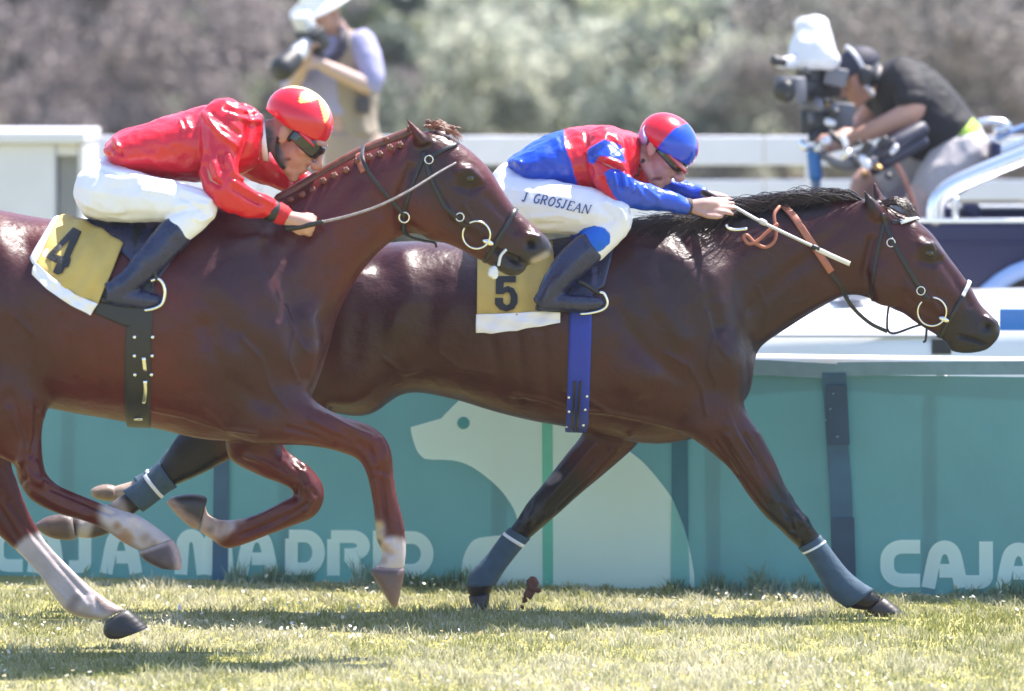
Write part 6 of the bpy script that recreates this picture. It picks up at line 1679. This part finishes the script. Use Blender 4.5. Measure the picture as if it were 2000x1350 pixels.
# ------------------------------------------------------------------ cameraman on the pickup
YT = 4.95
tv = thing('person', 'cameraman in black T-shirt, dark cap and pale shorts, bent over on the pickup bed', 'person', (at(1860, 0, YT)[0], YT, ZF), 'camera crew')
TT = [(1726, 124, 1702, 192, .11, 0), (1760, 116, 1716, 262, .17, 0), (1802, 124, 1746, 288, .19, 0), (1846, 160, 1792, 312, .185, 0), (1884, 207, 1826, 320, .175, 0), (1912, 243, 1852, 326, .165, 0)]
NA = [(1762, 152, -.13, .085), (1780, 176, -.20, .072), (1783, 205, -.24, .062), (1774, 222, -.25, .056), (1738, 240, -.24, .048), (1690, 262, -.20, .040), (1662, 276, -.16, .032)]
FA = [(1742, 160, .13, .075), (1712, 200, .18, .06), (1690, 235, .19, .052), (1668, 258, .15, .044), (1642, 270, .06, .033)]
hc = at(1682, 148, YT - .03); hf = np.array([-.86, -.22, -.46]); hu = np.array([-.42, -.10, .90])
HP, _, _ = head_parts(hc, hf, hu, 1.02)
LT = [[(1890, 300, -.10, .105), (1850, 335, -.15, .095), (1805, 380, -.19, .075), (1796, 396, -.19, .068), (1800, 440, -.19, .062), (1815, 530, -.19, .052), (1826, 612, -.18, .042)],
      [(1880, 305, .12, .10), (1800, 330, .18, .092), (1715, 352, .22, .078), (1690, 362, .22, .07), (1684, 410, .22, .06), (1690, 520, .22, .05), (1700, 612, .22, .042)]]
lb = [loft(TT, YT, shrink=.014), limb(NA, YT), limb(FA, YT), limb([(1722, 158, 0, .065), (1706, 155, -.01, .058), (1692, 154, -.02, .058)], YT)] + HP + [limb(L, YT) for L in LT]
lb += hand_parts(at(1660, 277, YT - .16), np.array([-.95, -.05, -.2]), np.array([-.1, -.6, .8]), .3, (.8, .8, .85, .9), 1.05, (.8, .7), flip=-1)
lb += hand_parts(at(1640, 270, YT + .06), np.array([-.95, -.1, -.1]), np.array([-.1, .6, .8]), .3, (.8, .8, .85, .9), 1.05, (.8, .7), flip=1)
person_body(lb, tv, (.46, .24, .18), [([(1780, 200), (1660, 276)], 34, 10, (.5, .27, .2)), ([(1800, 380), (1826, 612)], 60, 10, (.52, .38, .34)), ([(1712, 118), (1722, 150)], 14, 8, (.42, .38, .36))], voxel=.007, it=5)
garment('t_shirt', [loft(TT, YT), limb(NA[:3] + [(1782, 197, -.235, .068)], YT, shrink=-.012), limb(FA[:2], YT, shrink=-.01)], tv, mat('black_cotton', (.007, .006, .009), .75, var=.2, bump=.4, bscale=16, bdist=.015), voxel=.008, it=6, fold=(.007, 6), seed=31)
garment('shorts', [loft([(1908, 238, 1850, 322, .165, 0), (1930, 285, 1862, 345, .17, 0), (1932, 310, 1870, 350, .14, 0)], YT)] + [limb(L[:2] + [tuple(np.array(L[1]) * .3 + np.array(L[2]) * .7)], YT, shrink=-.016) for L in LT],
        tv, mat('pale_shorts', (.46, .42, .42), .9, var=.08, bump=.3, bscale=18), voxel=.009, it=6, fold=(.008, 6), seed=33)
mk('belt', *loft([(1900, 226, 1846, 282, .188, 0), (1912, 243, 1850, 300, .186, 0), (1916, 262, 1868, 292, .170, 0)], YT, n=26), mat('lime_hi_vis', (.42, .62, .08), .7, var=.06), tv)
for L in LT:
    x, y, yo, r = L[-1]; c = at(x - 14, 624, YT + yo - .02)
    mk('shoe', *ell3(c, (.13, -.04, 0), (.02, .05, 0), (0, 0, .05)), M_plastic, tv)
f = unit(hf); u = unit(hu - f * np.dot(hu, f)); r = np.cross(f, u)
cc = hc + u * .035 - f * .005
V, F = ell3(cc, f * .112, r * .088, u * .098, 24, 14); V = V[:]
keep = (V - cc) @ u
V = V - np.outer(np.minimum(keep + .005, 0), u)
mk('cap', V, F, mat('navy_cap', (.014, .014, .032), .7, var=.15), tv)
mk('cap_visor', *ell3(cc + f * .13 - u * .012, f * .085, r * .075, u * .010, 18, 8), MATS['navy_cap'], tv)
hs = mk('headset', *ell3(hc - r * .085 - u * .005, f * .045, r * .028, u * .052), M_plastic, tv) if (r[1] > 0) else mk('headset', *ell3(hc + r * .085 - u * .005, f * .045, r * .028, u * .052), M_plastic, tv)
mk('headband', *tube3([hc + r * .09 + u * .0, hc + r * .075 + u * .09, hc + u * .145, hc - r * .075 + u * .09, hc - r * .09], .010, n=8, sub=5), mat('pale_headband', (.5, .5, .55), .4), hs)
mk('microphone', *tube3([at(1690, 168, YT - .12), at(1700, 178, YT - .13), at(1705, 186, YT - .13)], [.010, .014, .012], n=8), mat('pale_foam', (.55, .5, .5), .9), hs)

# ------------------------------------------------------------------ television camera on its post
YV = 4.7
tc = thing('television_camera', 'television camera under a white rain cover, on a post at the pickup', 'camera', at(1575, 175, YV), 'cameras of the crew')
P = lambda x, y, k=0.0: at(x, y, YV + k)
dl = unit(np.array([-.62, -.75, -.08])); sl = unit(np.cross(dl, [0, 0, 1.0])); ul = np.cross(sl, dl)
mb = P(1544, 176, -.16)
mk('matte_box', *obox(mb, dl * .035, sl * .066, ul * .058), M_grey_pl, tc)
mk('lens', *tube3([mb - dl * .16, mb - dl * .05, mb + dl * .042], [.045, .050, .052], n=20), M_plastic, tc)
mk('lens_glass', *ell3(mb + dl * .044, dl * .008, sl * .036, ul * .036), M_lens, tc)
mk('camera_body', *obox(P(1598, 160, .02), dl * .11, sl * .045, ul * .075), M_plastic, tc)
mk('camera_top', *obox(P(1588, 132, -.02), dl * .09, sl * .035, ul * .020), M_grey_pl, tc)
rc = [loft([(1556, 52, 1612, 42, .05, 0), (1550, 78, 1622, 74, .09, 0), (1544, 100, 1630, 102, .115, 0), (1536, 122, 1637, 116, .125, 0), (1550, 134, 1630, 136, .10, 0)], YV, p=3), limb([(1566, 56, 0, .05), (1600, 44, 0, .035), (1604, 40, 0, .02)], YV), limb([(1545, 122, -.1, .035), (1520, 122, -.14, .025)], YV)]
garment('rain_cover', rc, tc, mat('white_plastic_sheet', (.74, .74, .78), .45, var=.05, bump=.4, bscale=10, bdist=.03, trans=.2), voxel=.008, it=5, fold=(.010, 6), seed=41)
mk('cover_tube', *tube3([P(1512, 118, -.15), P(1530, 122, -.14)], [.024, .020], n=12), M_plastic, tc)
mk('viewfinder', *obox(P(1632, 150, -.02), np.array([.05, 0, -.01]), np.array([0, .04, 0]), np.array([.01, 0, .04])), M_grey_pl, tc)
mk('monitor', *obox(P(1648, 225, .04), np.array([.045, 0, -.005]), np.array([0, .02, 0]), np.array([.005, 0, .055])), M_grey_pl, tc)
mk('post', *tube3([P(1588, 292), P(1592, 335), P(1595, 390), P(1600, 520), P(1602, 640)], [.026, .024, .018, .018, .018], n=12), mat('steel_blue_post', (.10, .16, .27), .4, var=.2), tc)
mk('post_sleeve', *tube3([P(1589, 300), P(1593, 345)], .031, n=12), mat('blue_sleeve', (.02, .15, .42), .4), tc)
g = np.random.default_rng(5)
M_bits = [M_plastic, M_grey_pl, M_chrome, mat('brass', (.35, .22, .08), .35, metal=.7), M_tape, M_plastic]
mk('pan_head', *obox(P(1594, 240), np.array([.07, 0, 0]), np.array([0, .06, 0]), np.array([0, 0, .05])), M_plastic, tc)
mk('tilt_plate', *obox(P(1600, 208), np.array([.085, 0, -.01]), np.array([0, .05, 0]), np.array([.003, 0, .018])), M_grey_pl, tc)
for k in range(16):
    x, y = g.uniform(1566, 1640), g.uniform(196, 286)
    c = P(x, y, g.uniform(-.11, -.05)); s_ = g.uniform(.010, .024)
    mk('knob', *tube3([c, c + np.array([g.normal(0, .5), -.6, g.normal(0, .5)]) * s_ * 1.6], [s_, s_ * .8], n=12), M_bits[k % 6], tc)
mk('pan_handle', *tube3([P(1604, 245, -.05), P(1625, 262, -.10), P(1648, 282, -.14)], [.012, .012, .016], n=10), M_plastic, tc)
arm = thing('stabiliser_arm', 'spring arm with knobs and dark grips joining the camera post to the cameraman', 'camera rig', P(1700, 310, -.1))
mk('arm_tube', *tube3([P(1604, 300), P(1650, 322, -.1), P(1700, 312, -.16)], [.022, .024, .026], n=12), M_grey_pl, arm)
mk('arm_tube', *tube3([P(1700, 312, -.16), P(1745, 285, -.18), P(1800, 252, -.12)], [.036, .042, .036], n=12), mat('dark_grip', (.022, .022, .04), .5, var=.15), arm)
mk('arm_tube', *tube3([P(1706, 330, -.16), P(1750, 304, -.18), P(1802, 276, -.12)], [.030, .034, .030], n=12), MATS['dark_grip'], arm)
for k in range(15):
    x, y = g.uniform(1650, 1765), g.uniform(262, 348)
    c = P(x, y, g.uniform(-.28, -.20)); s_ = g.uniform(.012, .026)
    mk('knob', *tube3([c, c + np.array([g.normal(0, .6), -.6, g.normal(0, .6)]) * s_ * 1.6], [s_, s_ * .75], n=12), M_bits[(k * 5) % 6], arm)
mk('battery', *obox(P(1690, 300, -.16), np.array([.05, 0, .02]), np.array([0, .03, 0]), np.array([-.012, 0, .028])), M_grey_pl, arm)
mk('stay_rod', *tube3([P(1752, 322, -.2), P(1768, 352, -.2), P(1790, 420, -.16)], [.013, .012, .012], n=8), mat('copper_rod', (.42, .18, .13), .4), arm)
tub = thing('canister', 'grey metal canister strapped upright on the pickup beside the cameraman', 'canister', at(1745, 420, YT + .55))
tub_c = at(1742, 0, YT + .55)
def can(z0, z1, r0, name, m): return mk(name, *rings_to_mesh([np.array([[tub_c[0] + rr * math.cos(a), YT + .55 + rr * math.sin(a), z] for a in np.linspace(0, 2 * math.pi, 28, endpoint=False)]) for z, rr in ((z0, r0 * .96), (z0 + .01, r0), (z1 - .01, r0), (z1, r0 * .96))]), m, tub)
can(ZF, z_of(338, YT + .55), .085, 'drum', mat('grey_steel', (.34, .34, .37), .35, metal=.6))
can(z_of(338, YT + .55) + .001, z_of(332, YT + .55), .089, 'lid', M_grey_pl)

# ------------------------------------------------------------------ turf thrown up by the hooves
M_soil = mat('red_soil', (.13, .052, .038), .95, var=.35, vscale=60, bump=.6, bscale=90, bdist=.01)
for k, (x, y, r_, where) in enumerate(((1041, 1140, .022, 'largest clod of red earth in the air between the front hooves'), (1034, 1160, .017, 'middle clod of red earth just under the largest one'), (1024, 1172, .010, 'small crumb of red earth low beside the middle clod'),
                                       (1052, 1154, .009, 'small crumb of red earth right of the middle clod'), (1020, 1186, .008, 'lowest crumb of red earth close above the grass'))):
    V, F = ell3(at(x, y, Y5 - .02 + .01 * k), (r_, 0, 0), (0, r_, 0), (0, 0, r_ * 1.15), 12, 9)
    V = V + np.array([[noise.noise(Vector(v * 60)) * r_ * .55, noise.noise(Vector(v * 60 + 9)) * r_ * .4, noise.noise(Vector(v * 60 + 17)) * r_ * .55] for v in V])
    o = mk('dirt_clod', V, F, M_soil); tag(o, where, 'dirt clod', 'clods of earth kicked up')

# ------------------------------------------------------------------ thin haze volume, added to lift the darks and pale the distance
hz = bpy.data.materials.new('haze'); hz.use_nodes = True; nn = hz.node_tree.nodes
nn.remove(nn['Principled BSDF'])
pv = nn.new('ShaderNodeVolumePrincipled'); pv.inputs['Color'].default_value = (.92, .90, 1.0, 1); pv.inputs['Density'].default_value = .0005; pv.inputs['Anisotropy'].default_value = .25
hz.node_tree.links.new(pv.outputs[0], nn['Material Output'].inputs['Volume'])
tag(mk('haze', *box3((-70, -26, -4.5), (70, 64, 10.5)), hz, smooth=False), kind='stuff')
